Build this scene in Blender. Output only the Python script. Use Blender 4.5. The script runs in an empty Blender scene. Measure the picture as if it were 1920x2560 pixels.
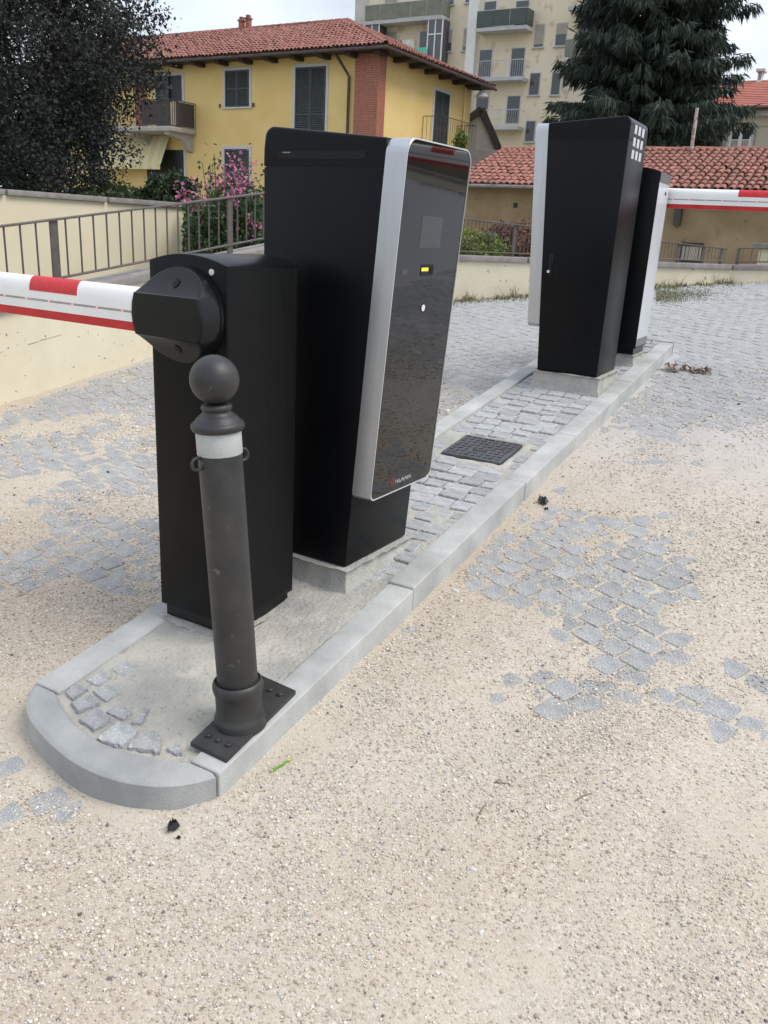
import bpy, bmesh, math, random
import numpy as np
from mathutils import Vector, Matrix
S = bpy.context.scene
COL = S.collection
rng = np.random.default_rng(7); random.seed(7)
rad = math.radians
# ---------------------------------------------------------------- camera
FPX, PITCH, ROLL, YAW = 2102.67, rad(18.645), rad(-3.127), rad(-28.786)
HC = 1.565                      # eye height over the paving below the camera
SL = math.tan(rad(7.42))        # the drive climbs along +Y
_f = np.array([math.sin(YAW)*math.cos(PITCH), math.cos(YAW)*math.cos(PITCH), -math.sin(PITCH)])
_r0 = np.array([math.cos(YAW), -math.sin(YAW), 0.]); _d0 = np.cross(_f, _r0)
CR = math.cos(ROLL)*_r0+math.sin(ROLL)*_d0; CD = -math.sin(ROLL)*_r0+math.cos(ROLL)*_d0
CAM = np.array([0, 0, HC])
cam = bpy.data.objects.new('camera', bpy.data.cameras.new('camera')); COL.objects.link(cam)
cam.matrix_world = Matrix(((CR[0], -CD[0], -_f[0], 0), (CR[1], -CD[1], -_f[1], 0), (CR[2], -CD[2], -_f[2], HC), (0, 0, 0, 1)))
cam.data.sensor_fit = 'HORIZONTAL'; cam.data.sensor_width = 36; cam.data.lens = 36*FPX/1920
cam.data.clip_start = .05; cam.data.clip_end = 900
S.camera = cam
# ---------------------------------------------------------------- sky, sun, exposure (pale overcast)
W = bpy.data.worlds.new('World'); S.world = W; W.use_nodes = True
nt = W.node_tree; nt.nodes.clear()
sky = nt.nodes.new('ShaderNodeTexSky'); sky.sky_type = 'NISHITA'; sky.sun_disc = False
SUN_EL, SUN_AZ = rad(56), rad(78)
sky.sun_elevation = SUN_EL; sky.sun_rotation = SUN_AZ; sky.dust_density = 4.0; sky.air_density = 1.0
hsv = nt.nodes.new('ShaderNodeHueSaturation'); hsv.inputs['Saturation'].default_value = .45
tc = nt.nodes.new('ShaderNodeTexCoord'); ns = nt.nodes.new('ShaderNodeTexNoise'); ns.inputs['Scale'].default_value = 2.2; ns.inputs['Detail'].default_value = 6
mp = nt.nodes.new('ShaderNodeMapping'); mp.inputs['Scale'].default_value = (1, 1, 2.2)
cr = nt.nodes.new('ShaderNodeValToRGB'); cr.color_ramp.elements[0].position = .36; cr.color_ramp.elements[0].color = (.45,)*3+(1,); cr.color_ramp.elements[1].position = .56; cr.color_ramp.elements[1].color = (.96,)*3+(1,)
mx = nt.nodes.new('ShaderNodeMix'); mx.data_type = 'RGBA'; mx.inputs[7].default_value = (7.1, 7.8, 8.9, 1)
bg = nt.nodes.new('ShaderNodeBackground'); bg.inputs[1].default_value = .085
wo = nt.nodes.new('ShaderNodeOutputWorld')
L = nt.links.new
L(sky.outputs[0], hsv.inputs['Color']); L(tc.outputs['Generated'], mp.inputs[0]); L(mp.outputs[0], ns.inputs['Vector']); L(ns.outputs[0], cr.inputs[0])
L(cr.outputs[0], mx.inputs[0]); L(hsv.outputs[0], mx.inputs[6]); L(mx.outputs[2], bg.inputs[0]); L(bg.outputs[0], wo.inputs[0])
sun = bpy.data.objects.new('sun', bpy.data.lights.new('sun', 'SUN')); COL.objects.link(sun)
sun.data.energy = 1.45; sun.data.angle = rad(28); sun.data.color = (1, .96, .9)
sd = Vector((math.sin(SUN_AZ)*math.cos(SUN_EL), math.cos(SUN_AZ)*math.cos(SUN_EL), math.sin(SUN_EL)))
sun.rotation_euler = sd.to_track_quat('Z', 'Y').to_euler(); sun.location = (0, 0, 40)
S.view_settings.view_transform = 'Standard'; S.view_settings.look = 'None'; S.view_settings.exposure = 0.77; S.view_settings.gamma = 1
S.render.resolution_x = 768; S.render.resolution_y = 1024
# ---------------------------------------------------------------- pixel -> place
def ray(u, v): return (u-960)/FPX*CR+(v-1280)/FPX*CD+_f
def on_slope(u, v, z0=0.):      # hits the plane z = z0 + SL*y
    d = ray(u, v); return CAM+(z0-HC)/(d[2]-SL*d[1])*d
def on_x(u, v, x): d = ray(u, v); return CAM+x/d[0]*d
def on_y(u, v, y): d = ray(u, v); return CAM+y/d[1]*d
def on_sand(u, v, up=0.):
    q = on_slope(u, v)
    for _ in range(3): q = on_slope(u, v, float(sand(q[0], q[1]))-.003+up)
    return q
def at_dist(u, v, h): d = ray(u, v); return CAM+h/math.hypot(d[0], d[1])*d
def project(P):
    v = np.asarray(P)-CAM; z = v@_f
    return 960+FPX*(v@CR)/z, 1280+FPX*(v@CD)/z, z
za = lambda a, b: (a*.42194, b*.42194)
zb = lambda a, b: (600+a*.42194, b*.42194)
zc = lambda a, b: (1220+a*.42194, b*.42194)
# ---------------------------------------------------------------- materials
def srgb(r, g, b):
    return tuple(((c/255)/12.92 if c/255 <= .04045 else ((c/255+.055)/1.055)**2.4) for c in (r, g, b))
def M(name, col, col2=None, rough=.6, metal=0., scale=8., detail=6., bump=0., bscale=60., lo=.35, hi=.65, spec=.5, coat=0., rand=0., speck=None, emit=0., coords='Object', stretch=None, trans=0., alpha=1.):
    m = bpy.data.materials.new(name); m.use_nodes = True; t = m.node_tree; n = t.nodes; lk = t.links.new
    b = n['Principled BSDF']; b.inputs['Roughness'].default_value = rough; b.inputs['Metallic'].default_value = metal
    b.inputs['Specular IOR Level'].default_value = spec; b.inputs['Coat Weight'].default_value = coat; b.inputs['Coat Roughness'].default_value = .05
    tcn = n.new('ShaderNodeTexCoord'); vec = tcn.outputs[coords]
    if stretch:
        mpn = n.new('ShaderNodeMapping'); mpn.inputs['Scale'].default_value = stretch; lk(vec, mpn.inputs[0]); vec = mpn.outputs[0]
    c = tuple(col)+(1,)
    b.inputs['Base Color'].default_value = c
    out = None
    if col2 is not None:
        nz = n.new('ShaderNodeTexNoise'); nz.inputs['Scale'].default_value = scale; nz.inputs['Detail'].default_value = detail; nz.inputs['Roughness'].default_value = .6
        lk(vec, nz.inputs['Vector'])
        rp = n.new('ShaderNodeValToRGB'); rp.color_ramp.elements[0].position = lo; rp.color_ramp.elements[1].position = hi
        rp.color_ramp.elements[0].color = c; rp.color_ramp.elements[1].color = tuple(col2)+(1,)
        lk(nz.outputs[0], rp.inputs[0]); out = rp.outputs[0]
    if speck:
        sc, th, sc_col, amt = speck
        vz = n.new('ShaderNodeTexNoise'); vz.inputs['Scale'].default_value = sc; vz.inputs['Detail'].default_value = 2; lk(vec, vz.inputs['Vector'])
        r2 = n.new('ShaderNodeValToRGB'); r2.color_ramp.elements[0].position = th; r2.color_ramp.elements[0].color = (0, 0, 0, 1); r2.color_ramp.elements[1].position = min(1, th+.06); r2.color_ramp.elements[1].color = (amt,)*3+(1,)
        lk(vz.outputs[0], r2.inputs[0])
        mm = n.new('ShaderNodeMix'); mm.data_type = 'RGBA'; mm.inputs[7].default_value = tuple(sc_col)+(1,); lk(r2.outputs[0], mm.inputs[0])
        if out: lk(out, mm.inputs[6])
        else: mm.inputs[6].default_value = c
        out = mm.outputs[2]
    if rand:
        oi = n.new('ShaderNodeObjectInfo'); mr = n.new('ShaderNodeMapRange'); mr.inputs['To Min'].default_value = 1-rand; mr.inputs['To Max'].default_value = 1+rand
        lk(oi.outputs['Random'], mr.inputs[0]); hs = n.new('ShaderNodeHueSaturation'); lk(mr.outputs[0], hs.inputs['Value'])
        if out: lk(out, hs.inputs['Color'])
        else: hs.inputs['Color'].default_value = c
        out = hs.outputs[0]
    if out: lk(out, b.inputs['Base Color'])
    if bump:
        nb = n.new('ShaderNodeTexNoise'); nb.inputs['Scale'].default_value = bscale; nb.inputs['Detail'].default_value = 5; lk(vec, nb.inputs['Vector'])
        bp = n.new('ShaderNodeBump'); bp.inputs['Strength'].default_value = min(1, bump); bp.inputs['Distance'].default_value = .01 if bump <= 1 else .01*bump
        lk(nb.outputs[0], bp.inputs['Height']); lk(bp.outputs[0], b.inputs['Normal'])
    if emit: b.inputs['Emission Color'].default_value = c; b.inputs['Emission Strength'].default_value = emit
    if trans: b.inputs['Transmission Weight'].default_value = trans
    return m
# ---------------------------------------------------------------- mesh helpers
class G:
    def __init__(s): s.v = []; s.f = []
    def add(s, vs, fs):
        k = len(s.v); s.v += [tuple(map(float, p)) for p in vs]; s.f += [tuple(i+k for i in q) for q in fs]; return s
    def box(s, x0, x1, y0, y1, z0, z1):
        return s.add([(x0, y0, z0), (x1, y0, z0), (x1, y1, z0), (x0, y1, z0), (x0, y0, z1), (x1, y0, z1), (x1, y1, z1), (x0, y1, z1)],
                     [(0, 3, 2, 1), (4, 5, 6, 7), (0, 1, 5, 4), (1, 2, 6, 5), (2, 3, 7, 6), (3, 0, 4, 7)])
    def hexa(s, lo, hi):        # lower 4 and upper 4 corners, counter-clockwise from above
        return s.add(list(lo)+list(hi), [(0, 3, 2, 1), (4, 5, 6, 7), (0, 1, 5, 4), (1, 2, 6, 5), (2, 3, 7, 6), (3, 0, 4, 7)])
    def prism(s, poly, fn, a, b):   # poly of 2d points; fn(p, q, t) -> 3d; extruded from a to b
        n = len(poly); vs = [fn(p, q, a) for p, q in poly]+[fn(p, q, b) for p, q in poly]
        return s.add(vs, [tuple(range(n))[::-1], tuple(range(n, 2*n))]+[(i, (i+1) % n, n+(i+1) % n, n+i) for i in range(n)])
    def tube(s, pts, r, n=8, cap=True):
        pts = [np.array(p, float) for p in pts]; rs = r if hasattr(r, '__len__') else [r]*len(pts); k = len(s.v); rings = []
        up = np.array([.13, .27, .95]); 
        for i, p in enumerate(pts):
            d = pts[min(i+1, len(pts)-1)]-pts[max(i-1, 0)]; d = d/(np.linalg.norm(d)+1e-12)
            a = np.cross(d, up); 
            if np.linalg.norm(a) < .2: a = np.cross(d, np.array([1., 0, 0]))
            a /= np.linalg.norm(a); b = np.cross(d, a)
            rings.append([p+rs[i]*(math.cos(2*math.pi*j/n)*a+math.sin(2*math.pi*j/n)*b) for j in range(n)])
        vs = [q for rg in rings for q in rg]; fs = []
        for i in range(len(pts)-1):
            for j in range(n): fs.append((i*n+j, (i+1)*n+j, (i+1)*n+(j+1) % n, i*n+(j+1) % n))
        if cap: fs += [tuple(range(n)), tuple(range((len(pts)-1)*n, len(pts)*n))[::-1]]
        return s.add(vs, fs)
    def lathe(s, prof, n=32, c=(0, 0, 0)):
        vs = [(c[0]+r*math.cos(2*math.pi*j/n), c[1]+r*math.sin(2*math.pi*j/n), c[2]+z) for r, z in prof for j in range(n)]
        fs = [(i*n+j, i*n+(j+1) % n, (i+1)*n+(j+1) % n, (i+1)*n+j) for i in range(len(prof)-1) for j in range(n)]
        fs += [tuple(range(n))[::-1], tuple(range((len(prof)-1)*n, len(prof)*n))]
        return s.add(vs, fs)
    def mesh(s, name, bevel=0, seg=2, smooth=False, sharp=35, bz=-1e9):
        me = bpy.data.meshes.new(name); me.from_pydata(s.v, [], s.f)
        bm = bmesh.new(); bm.from_mesh(me)
        bmesh.ops.recalc_face_normals(bm, faces=bm.faces)
        if bevel:
            es = [e for e in bm.edges if len(e.link_faces) == 2 and e.calc_face_angle(0) > rad(25) and min(v.co.z for v in e.verts) > bz]
            bmesh.ops.bevel(bm, geom=es, offset=bevel, segments=seg, profile=.6, affect='EDGES', clamp_overlap=True)
        bm.to_mesh(me); bm.free()
        if smooth or bevel:
            me.polygons.foreach_set('use_smooth', [True]*len(me.polygons)); me.set_sharp_from_angle(angle=rad(sharp))
        return me
    def obj(s, name, mat, parent=None, **k):
        return put(name, s.mesh(name, **k), mat, parent)
def put(name, me, mat, parent=None, loc=None, rot=None):
    if mat and not me.materials: me.materials.append(mat)
    o = bpy.data.objects.new(name, me); COL.objects.link(o); o.parent = parent
    if loc is not None: o.location = loc
    if rot is not None: o.rotation_euler = rot
    return o
def tag(o, label, cat, group=None, kind=None):
    if label: o['label'] = label
    if cat: o['category'] = cat
    if group: o['group'] = group
    if kind: o['kind'] = kind
    return o
def thing(name, label, cat, loc=(0, 0, 0), rz=0., group=None):
    o = bpy.data.objects.new(name, None); COL.objects.link(o); o.empty_display_size = .1
    o.location = loc; o.rotation_euler = (0, 0, rz); return tag(o, label, cat, group)
def npmesh(name, V, F, mat, parent=None, smooth=False):
    V = np.asarray(V, np.float32); F = np.asarray(F, np.int32); k = F.shape[1]
    me = bpy.data.meshes.new(name); me.vertices.add(len(V)); me.vertices.foreach_set('co', V.ravel())
    me.loops.add(F.size); me.loops.foreach_set('vertex_index', F.ravel()); me.polygons.add(len(F))
    me.polygons.foreach_set('loop_start', np.arange(0, F.size, k, dtype=np.int32)); me.polygons.foreach_set('loop_total', np.full(len(F), k, np.int32))
    if smooth: me.polygons.foreach_set('use_smooth', np.ones(len(F), bool))
    me.update(calc_edges=True); me.validate()
    return put(name, me, mat, parent)
def _h(i, j, s):
    n = (i*374761393+j*668265263+s*974634541) & 0xffffffff; n = ((n ^ (n >> 13))*1274126177) & 0xffffffff
    return ((n ^ (n >> 16)) & 0xffff)/65535.
def vnoise(x, y, s=0):
    x = np.asarray(x, float); y = np.asarray(y, float); i = np.floor(x).astype(np.int64); j = np.floor(y).astype(np.int64); a = x-i; b = y-j
    a = a*a*(3-2*a); b = b*b*(3-2*b)
    return (_h(i, j, s)*(1-a)+_h(i+1, j, s)*a)*(1-b)+(_h(i, j+1, s)*(1-a)+_h(i+1, j+1, s)*a)*b
def fbm(x, y, sc, o=4, s=0): return sum(vnoise(np.asarray(x)*sc*2**k, np.asarray(y)*sc*2**k, s+k)*.5**k for k in range(o))/sum(.5**k for k in range(o))*2-1
# ---------------------------------------------------------------- palette
mat_curb = M('kerb_concrete', (.33, .335, .325), (.48, .483, .47), rough=.85, detail=12, scale=5, bump=.25, bscale=180, speck=(220, .66, (.22, .22, .21), .55))
mat_nose = M('nose_concrete', (.28, .288, .288), (.41, .414, .405), rough=.85, detail=12, scale=4.5, bump=.25, bscale=170, speck=(200, .67, (.2, .2, .2), .5))
mat_cement = M('cement_bed', (.31, .305, .285), (.47, .44, .385), rough=.95, detail=10, scale=6, bump=.8, bscale=75, speck=(85, .63, (.19, .19, .185), .6))
mat_isett = M('island_sett_stone', (.29, .30, .315), (.43, .435, .43), rough=.9, scale=24, bump=.8, bscale=110, rand=.14, speck=(120, .62, (.62, .62, .6), .7))
mat_rsett = M('road_sett_stone', (.255, .265, .288), (.365, .37, .378), rough=.9, scale=14, bump=.7, bscale=120, rand=.09, speck=(150, .54, (.47, .44, .375), .9))
mat_black = M('black_powder_coat', (.003, .0034, .0046), (.0042, .0048, .006), rough=.33, scale=3, bump=.05, bscale=900, spec=.16, speck=(230, .70, (.05, .05, .048), .5))
mat_blackside = M('black_brushed_coat', (.005, .0053, .0056), (.0085, .009, .009), rough=.40, spec=.15, scale=14, stretch=(1, 14, .25), bump=.05, bscale=300)
mat_plastic = M('black_plastic', (.005, .0056, .007), (.0075, .008, .0095), spec=.3, rough=.28, scale=6, bump=.04, bscale=700)
mat_alu = M('satin_aluminium', (.47, .48, .50), (.51, .52, .54), rough=.38, metal=.75, scale=40, stretch=(1, 1, .1))
mat_rim = M('bright_aluminium_rim', (.72, .72, .72), (.78, .78, .78), rough=.35, metal=.5, scale=20)
mat_glass = M('black_glass', (.004, .004, .0045), (.006, .006, .0065), rough=.025, spec=.75, scale=4)
mat_whitepanel = M('white_panel', (.52, .54, .57), (.58, .60, .63), rough=.25, scale=3)
mat_white = M('white_arm_paint', (.78, .78, .77), (.84, .84, .83), rough=.3, scale=5)
mat_red = M('red_reflective', (.50, .012, .018), (.60, .02, .026), rough=.4, scale=60)
mat_rubber = M('red_rubber', (.46, .012, .02), (.54, .022, .03), rough=.5, scale=10)
mat_ledstrip = M('led_channel', (.30, .31, .33), (.38, .39, .40), rough=.35, metal=.3, scale=10)
mat_led = M('red_led', (1, .12, .12), emit=2.5)
mat_iron = M('cast_iron_paint', (.019, .019, .020), (.040, .039, .038), rough=.47, detail=10, scale=9, bump=.12, bscale=300, speck=(34, .70, (.16, .16, .155), .5))
mat_refl = M('reflective_band', (.38, .40, .395), (.48, .49, .48), rough=.45, scale=300, bump=.3, bscale=600)
mat_plaster = M('cream_plaster', (.62, .56, .41), (.70, .645, .49), rough=.9, scale=1.6, bump=.1, bscale=60, speck=(24, .665, (.20, .195, .165), .8))
mat_plaster2 = M('cream_plaster_clean', (.62, .555, .405), (.68, .615, .46), rough=.9, scale=1.2, bump=.06, bscale=60)
mat_coping = M('coping_stone', (.20, .185, .175), (.29, .27, .255), rough=.8, scale=9, bump=.2, bscale=120)
mat_rail = M('railing_paint', (.085, .07, .066), (.125, .105, .10), rough=.5, metal=.2, scale=30)
mat_manhole = M('manhole_iron', (.075, .08, .088), (.12, .125, .13), rough=.5, metal=.5, scale=9, bump=.2, bscale=200, speck=(14, .60, (.16, .075, .045), .6))
# ---------------------------------------------------------------- the ground
ROADC = [  # (u, v, radius m, height mm): where the photograph shows bare setts (-) or drifted sand (+)
 (1255, 1800, .22, -11), (1190, 1880, .12, -9), (1370, 1700, .2, -10), (1500, 1580, .25, -10), (1470, 1370, .28, -9), (1600, 1480, .2, -7), (1330, 1480, .13, -7), (1180, 1560, .12, -7),
 (1850, 1860, .16, -11), (1760, 1800, .14, -10), (1800, 1930, .1, -9), (1420, 1830, .14, -9), (1600, 1600, .16, -8), (1700, 1440, .15, -8), (1250, 1430, .12, -8), (1890, 1700, .1, -5), (1500, 1760, .12, -6), (210, 1400, .22, -9), (70, 1430, .2, -6), (290, 1160, .35, -8), (120, 970, .3, -7), (380, 1010, .4, -8), (50, 2010, .16, -10), (150, 1990, .1, -9), (60, 2080, .1, -7),
 (300, 1480, .2, -6), (1750, 850, 1.3, -9), (1850, 760, 1.5, -9), (1180, 800, 1.2, -7), (1250, 880, .6, -4), (1800, 1000, .5, -7), (1700, 1050, .4, -6),
 (1450, 1960, .3, 9), (1600, 2150, .6, 9), (900, 2200, .6, 8), (800, 2450, .5, 8), (350, 2350, .5, 8), (1850, 1450, .3, 8), (1800, 1250, .35, 8), (1880, 1100, .35, 7), (1330, 1590, .15, 9), (1560, 1230, .22, 6), (1660, 900, .3, 3),
 (220, 1040, .18, 8), (230, 1540, .22, 9), (110, 1650, .25, 9), (60, 1200, .2, 6), (60, 1330, .14, 7), (1130, 980, .3, 7), (1700, 1620, .22, 6), (1560, 1890, .15, 7), (1850, 2000, .2, 7), (20, 1560, .2, 8), (330, 1260, .18, 7), (1130, 1690, .2, 8)]
_pc = [(on_slope(u, v)[:2], r, a) for u, v, r, a in ROADC]
def sand(x, y):                 # metres above the plane of the sett tops
    x = np.asarray(x, float); y = np.asarray(y, float)
    h = 2.9-np.clip((y-3.2)*1.25, -2.5, 5.2)+3.4*fbm(x, y, 1.9, 4, 3)+6.8*fbm(x, y, 5., 3, 9)+3.2*fbm(x, y, 15., 1, 13)
    for c, r, a in _pc: h = h+(.66 if a < 0 else 1)*a*np.exp(-((x-c[0])**2+(y-c[1])**2)/(r*r))*(1+.5*fbm(x, y, 5, 3, 5))
    h = h+7*np.exp(-np.clip(x+1.175, 0, 9)/.10)*(x > -1.3)*(y > 1.3)*(y < 6.6)          # drift against the kerb
    h = h+12*np.exp(-np.clip(x+4.46, 0, 9)/.12)
    h = np.where(h < -.8, -.8+.14*(h+.8), h)
    h = h+np.clip((h-1.5)/4, 0, 1)*(9*fbm(x, y, .8, 3, 61)+5*fbm(x, y, 3., 2, 63))
    return h*.001
WA, WB, WC = np.array([-4.5, 6.28]), np.array([-1.33, 9.42]), np.array([9.0, 13.75])     # line of the far low wall
def wall_y(x):
    x = np.asarray(x, float)
    return np.where(x < WB[0], WA[1]+(x-WA[0])*(WB[1]-WA[1])/(WB[0]-WA[0]), WB[1]+(x-WB[0])*(WC[1]-WB[1])/(WC[0]-WB[0]))
gx_ = np.concatenate([np.arange(-4.60, 1.2, .022), np.arange(1.2, 3.2, .06), np.arange(3.2, 9.3, .3)])
gy_ = np.concatenate([np.arange(-9, .3, .4), np.arange(.3, 4.4, .022), np.arange(4.4, 14.2, .05)])
XX, YY = np.meshgrid(gx_, gy_)
ZZ = SL*YY+sand(XX, YY)-.003
nx, ny = len(gx_), len(gy_)
idx = np.arange(nx*ny).reshape(ny, nx)
Fq = np.stack([idx[:-1, :-1], idx[:-1, 1:], idx[1:, 1:], idx[1:, :-1]], -1).reshape(-1, 4)
cx = XX.ravel()[Fq].mean(1); cy = YY.ravel()[Fq].mean(1)
keep = (cy < wall_y(cx)+.12) & ~((cx > -1.78) & (cx < -1.27) & (cy > 1.45) & (cy < 6.1))
m = bpy.data.materials.new('sandy_grit'); m.use_nodes = True; t = m.node_tree; n = t.nodes; lk = t.links.new
b = n['Principled BSDF']; b.inputs['Roughness'].default_value = .95; b.inputs['Specular IOR Level'].default_value = .2
tcn = n.new('ShaderNodeTexCoord')
v1 = n.new('ShaderNodeTexVoronoi'); v1.inputs['Scale'].default_value = 190; v1.inputs['Randomness'].default_value = 1; lk(tcn.outputs['Object'], v1.inputs['Vector'])
sx = n.new('ShaderNodeSeparateColor'); lk(v1.outputs['Color'], sx.inputs[0])
rp = n.new('ShaderNodeValToRGB'); e = rp.color_ramp.elements; e[0].position = 0; e[0].color = (0.166, 0.143, 0.128, 1); e[1].position = 1; e[1].color = (0.642, 0.594, 0.533, 1)
for p_, c_ in ((.07, (0.341, 0.292, 0.240, 1)), (.2, (0.445, 0.389, 0.320, 1)), (.5, (0.492, 0.435, 0.357, 1)), (.85, (0.527, 0.472, 0.395, 1))):
    q = e.new(p_); q.color = c_
lk(sx.outputs[0], rp.inputs[0])
n2 = n.new('ShaderNodeTexNoise'); n2.inputs['Scale'].default_value = 2.6; n2.inputs['Detail'].default_value = 7; n2.inputs['Roughness'].default_value = .65; lk(tcn.outputs['Object'], n2.inputs['Vector'])
r2 = n.new('ShaderNodeValToRGB'); r2.color_ramp.elements[0].position = .42; r2.color_ramp.elements[1].position = .66; r2.color_ramp.elements[1].color = (.85,)*3+(1,); lk(n2.outputs[0], r2.inputs[0])
n3 = n.new('ShaderNodeTexNoise'); n3.inputs['Scale'].default_value = 700; n3.inputs['Detail'].default_value = 2; lk(tcn.outputs['Object'], n3.inputs['Vector'])
r3 = n.new('ShaderNodeValToRGB'); r3.color_ramp.elements[0].position = .3; r3.color_ramp.elements[0].color = (0.461, 0.409, 0.336, 1); r3.color_ramp.elements[1].position = .7; r3.color_ramp.elements[1].color = (0.548, 0.491, 0.410, 1); lk(n3.outputs[0], r3.inputs[0])
mm = n.new('ShaderNodeMix'); mm.data_type = 'RGBA'; lk(r2.outputs[0], mm.inputs[0]); lk(rp.outputs[0], mm.inputs[6]); lk(r3.outputs[0], mm.inputs[7])
# the far yard is greyer dust
sp = n.new('ShaderNodeSeparateXYZ'); lk(tcn.outputs['Object'], sp.inputs[0])
mr = n.new('ShaderNodeMapRange'); mr.inputs['From Min'].default_value = 3.4; mr.inputs['From Max'].default_value = 6.2; mr.inputs['To Max'].default_value = .92; lk(sp.outputs['Y'], mr.inputs[0])
m4 = n.new('ShaderNodeMix'); m4.data_type = 'RGBA'; m4.inputs[7].default_value = (0.424, 0.425, 0.458, 1); lk(mr.outputs[0], m4.inputs[0]); n7 = n.new('ShaderNodeTexNoise'); n7.inputs['Scale'].default_value = .9; n7.inputs['Detail'].default_value = 5; lk(tcn.outputs['Object'], n7.inputs['Vector'])
r7 = n.new('ShaderNodeValToRGB'); r7.color_ramp.elements[0].position = .45; r7.color_ramp.elements[1].position = .68; r7.color_ramp.elements[1].color = (.55,)*3+(1,); lk(n7.outputs[0], r7.inputs[0])
m7 = n.new('ShaderNodeMix'); m7.data_type = 'RGBA'; m7.blend_type = 'MULTIPLY'; m7.inputs[7].default_value = (0.828, 0.758, 0.704, 1); lk(r7.outputs[0], m7.inputs[0]); lk(mm.outputs[2], m7.inputs[6]); lk(m7.outputs[2], m4.inputs[6])
lk(m4.outputs[2], b.inputs['Base Color'])
bp = n.new('ShaderNodeBump'); bp.inputs['Strength'].default_value = .45; bp.inputs['Distance'].default_value = .004; lk(v1.outputs['Distance'], bp.inputs['Height']); bp.invert = True; lk(bp.outputs[0], b.inputs['Normal'])
mat_sand = m
road = npmesh('road', np.stack([XX, YY, ZZ], -1).reshape(-1, 3), Fq[keep], mat_sand, smooth=True)
tag(road, 'sloping drive of grey setts under drifted beige sand and grit', 'road', kind='structure')
# wider ground beyond the walls
mat_ground = M('plain_ground', (.16, .15, .10), (.24, .22, .15), rough=.95, scale=.6)
gxs = np.concatenate([[-420, -150, -60, -30], np.arange(-16, 22, 1.), [30, 60, 150, 420]]); gys = np.concatenate([[-420, -150, -60, -20], np.arange(-9, 26, 1.), [40, 80, 160, 420]])
XX, YY = np.meshgrid(gxs, gys); ZZ = np.where(XX < -4.6, .15, .72)+0*YY; ZZ = np.where((YY < 5) & (XX > -4.6), SL*np.clip(YY, -9, 5)-.25, ZZ); ZZ = np.where((XX > -4.6) & (XX < 9.1) & (YY >= 5), .40, ZZ)
idx = np.arange(XX.size).reshape(XX.shape)
tag(npmesh('ground', np.stack([XX, YY, ZZ], -1).reshape(-1, 3), np.stack([idx[:-1, :-1], idx[:-1, 1:], idx[1:, 1:], idx[1:, :-1]], -1).reshape(-1, 4), mat_ground), 'rough open ground around the drive and houses', 'ground', kind='structure')
# ---- setts of the drive
def sett_mesh(k, n8=True):
    r = np.random.default_rng(100+k); w = .5
    base = [(-w, -w), (w, -w), (w, w), (-w, w)]
    if n8:
        c = r.uniform(.04, .15, 8)
        out = [(-w+c[0], -w), (w-c[1], -w), (w, -w+c[2]), (w, w-c[3]), (w-c[4], w), (-w+c[5], w), (-w, w-c[6]), (-w, -w+c[7])]
    else: out = base
    out = np.array(out)*(1+r.uniform(-.05, .05, (len(out), 1))); m_ = len(out)
    tops = out*.93+r.uniform(-.02, .02, out.shape)
    V = [(p[0], p[1], -1.) for p in out]+[(p[0], p[1], -.11+r.uniform(-.04, .04)) for p in out]+[(p[0], p[1], r.uniform(-.04, .02)) for p in tops]+[(0, 0, r.uniform(-.01, .03))]
    V = [(a*.1, b*.1, c*.035) for a, b, c in V]
    F = []
    for i in range(m_):
        j = (i+1) % m_
        F += [(i, j, m_+j, m_+i), (m_+i, m_+j, 2*m_+j, 2*m_+i), (2*m_+i, 2*m_+j, 3*m_)]
    return V, F
def sett_pool(n_, mat, n8=True):
    out = []
    for k in range(n_):
        V, F = sett_mesh(k, n8); me = bpy.data.meshes.new('sett'); me.from_pydata(V, [], F)
        me.polygons.foreach_set('use_smooth', [True]*len(F)); me.materials.append(mat); me.set_sharp_from_angle(angle=rad(24)); out.append(me)
    return out
pool = sett_pool(14, mat_rsett)
cells = []
PA = rad(-17); ca, sa = math.cos(PA), math.sin(PA)
P0 = .098
for i in range(-70, 150):
    for j in range(-70, 130):
        uu = i*P0+(.5*P0 if j % 2 else 0); vv = j*P0
        uu += .10*math.sin(vv*1.3); vv += .12*math.sin(uu*1.7)
        x = uu*ca-vv*sa-1.5; y = uu*sa+vv*ca+3.
        if not (-4.43 < x < 4.2 and .3 < y < float(wall_y(x))-.05): continue
        if -1.90 < x < -1.16 and 1.2 < y < 6.45: continue
        cells.append((x, y))
cells = np.array(cells); sh = sand(cells[:, 0], cells[:, 1])
pts = np.stack([cells[:, 0], cells[:, 1], SL*cells[:, 1]], 1); U_, V_, Z_ = project(pts)
vis = (Z_ > .2) & (U_ > -300) & (U_ < 2700) & (V_ > 500) & (V_ < 2800) & (sh < .0035)
cells, sh, Z_ = cells[vis], sh[vis], Z_[vis]
expo = np.clip((.003-sh)/.006, 0, 1)
score = expo/(Z_**2)
order = np.argsort(-score); SLA = math.atan(SL)
V_all = []; F_all = []; nv = 0
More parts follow.
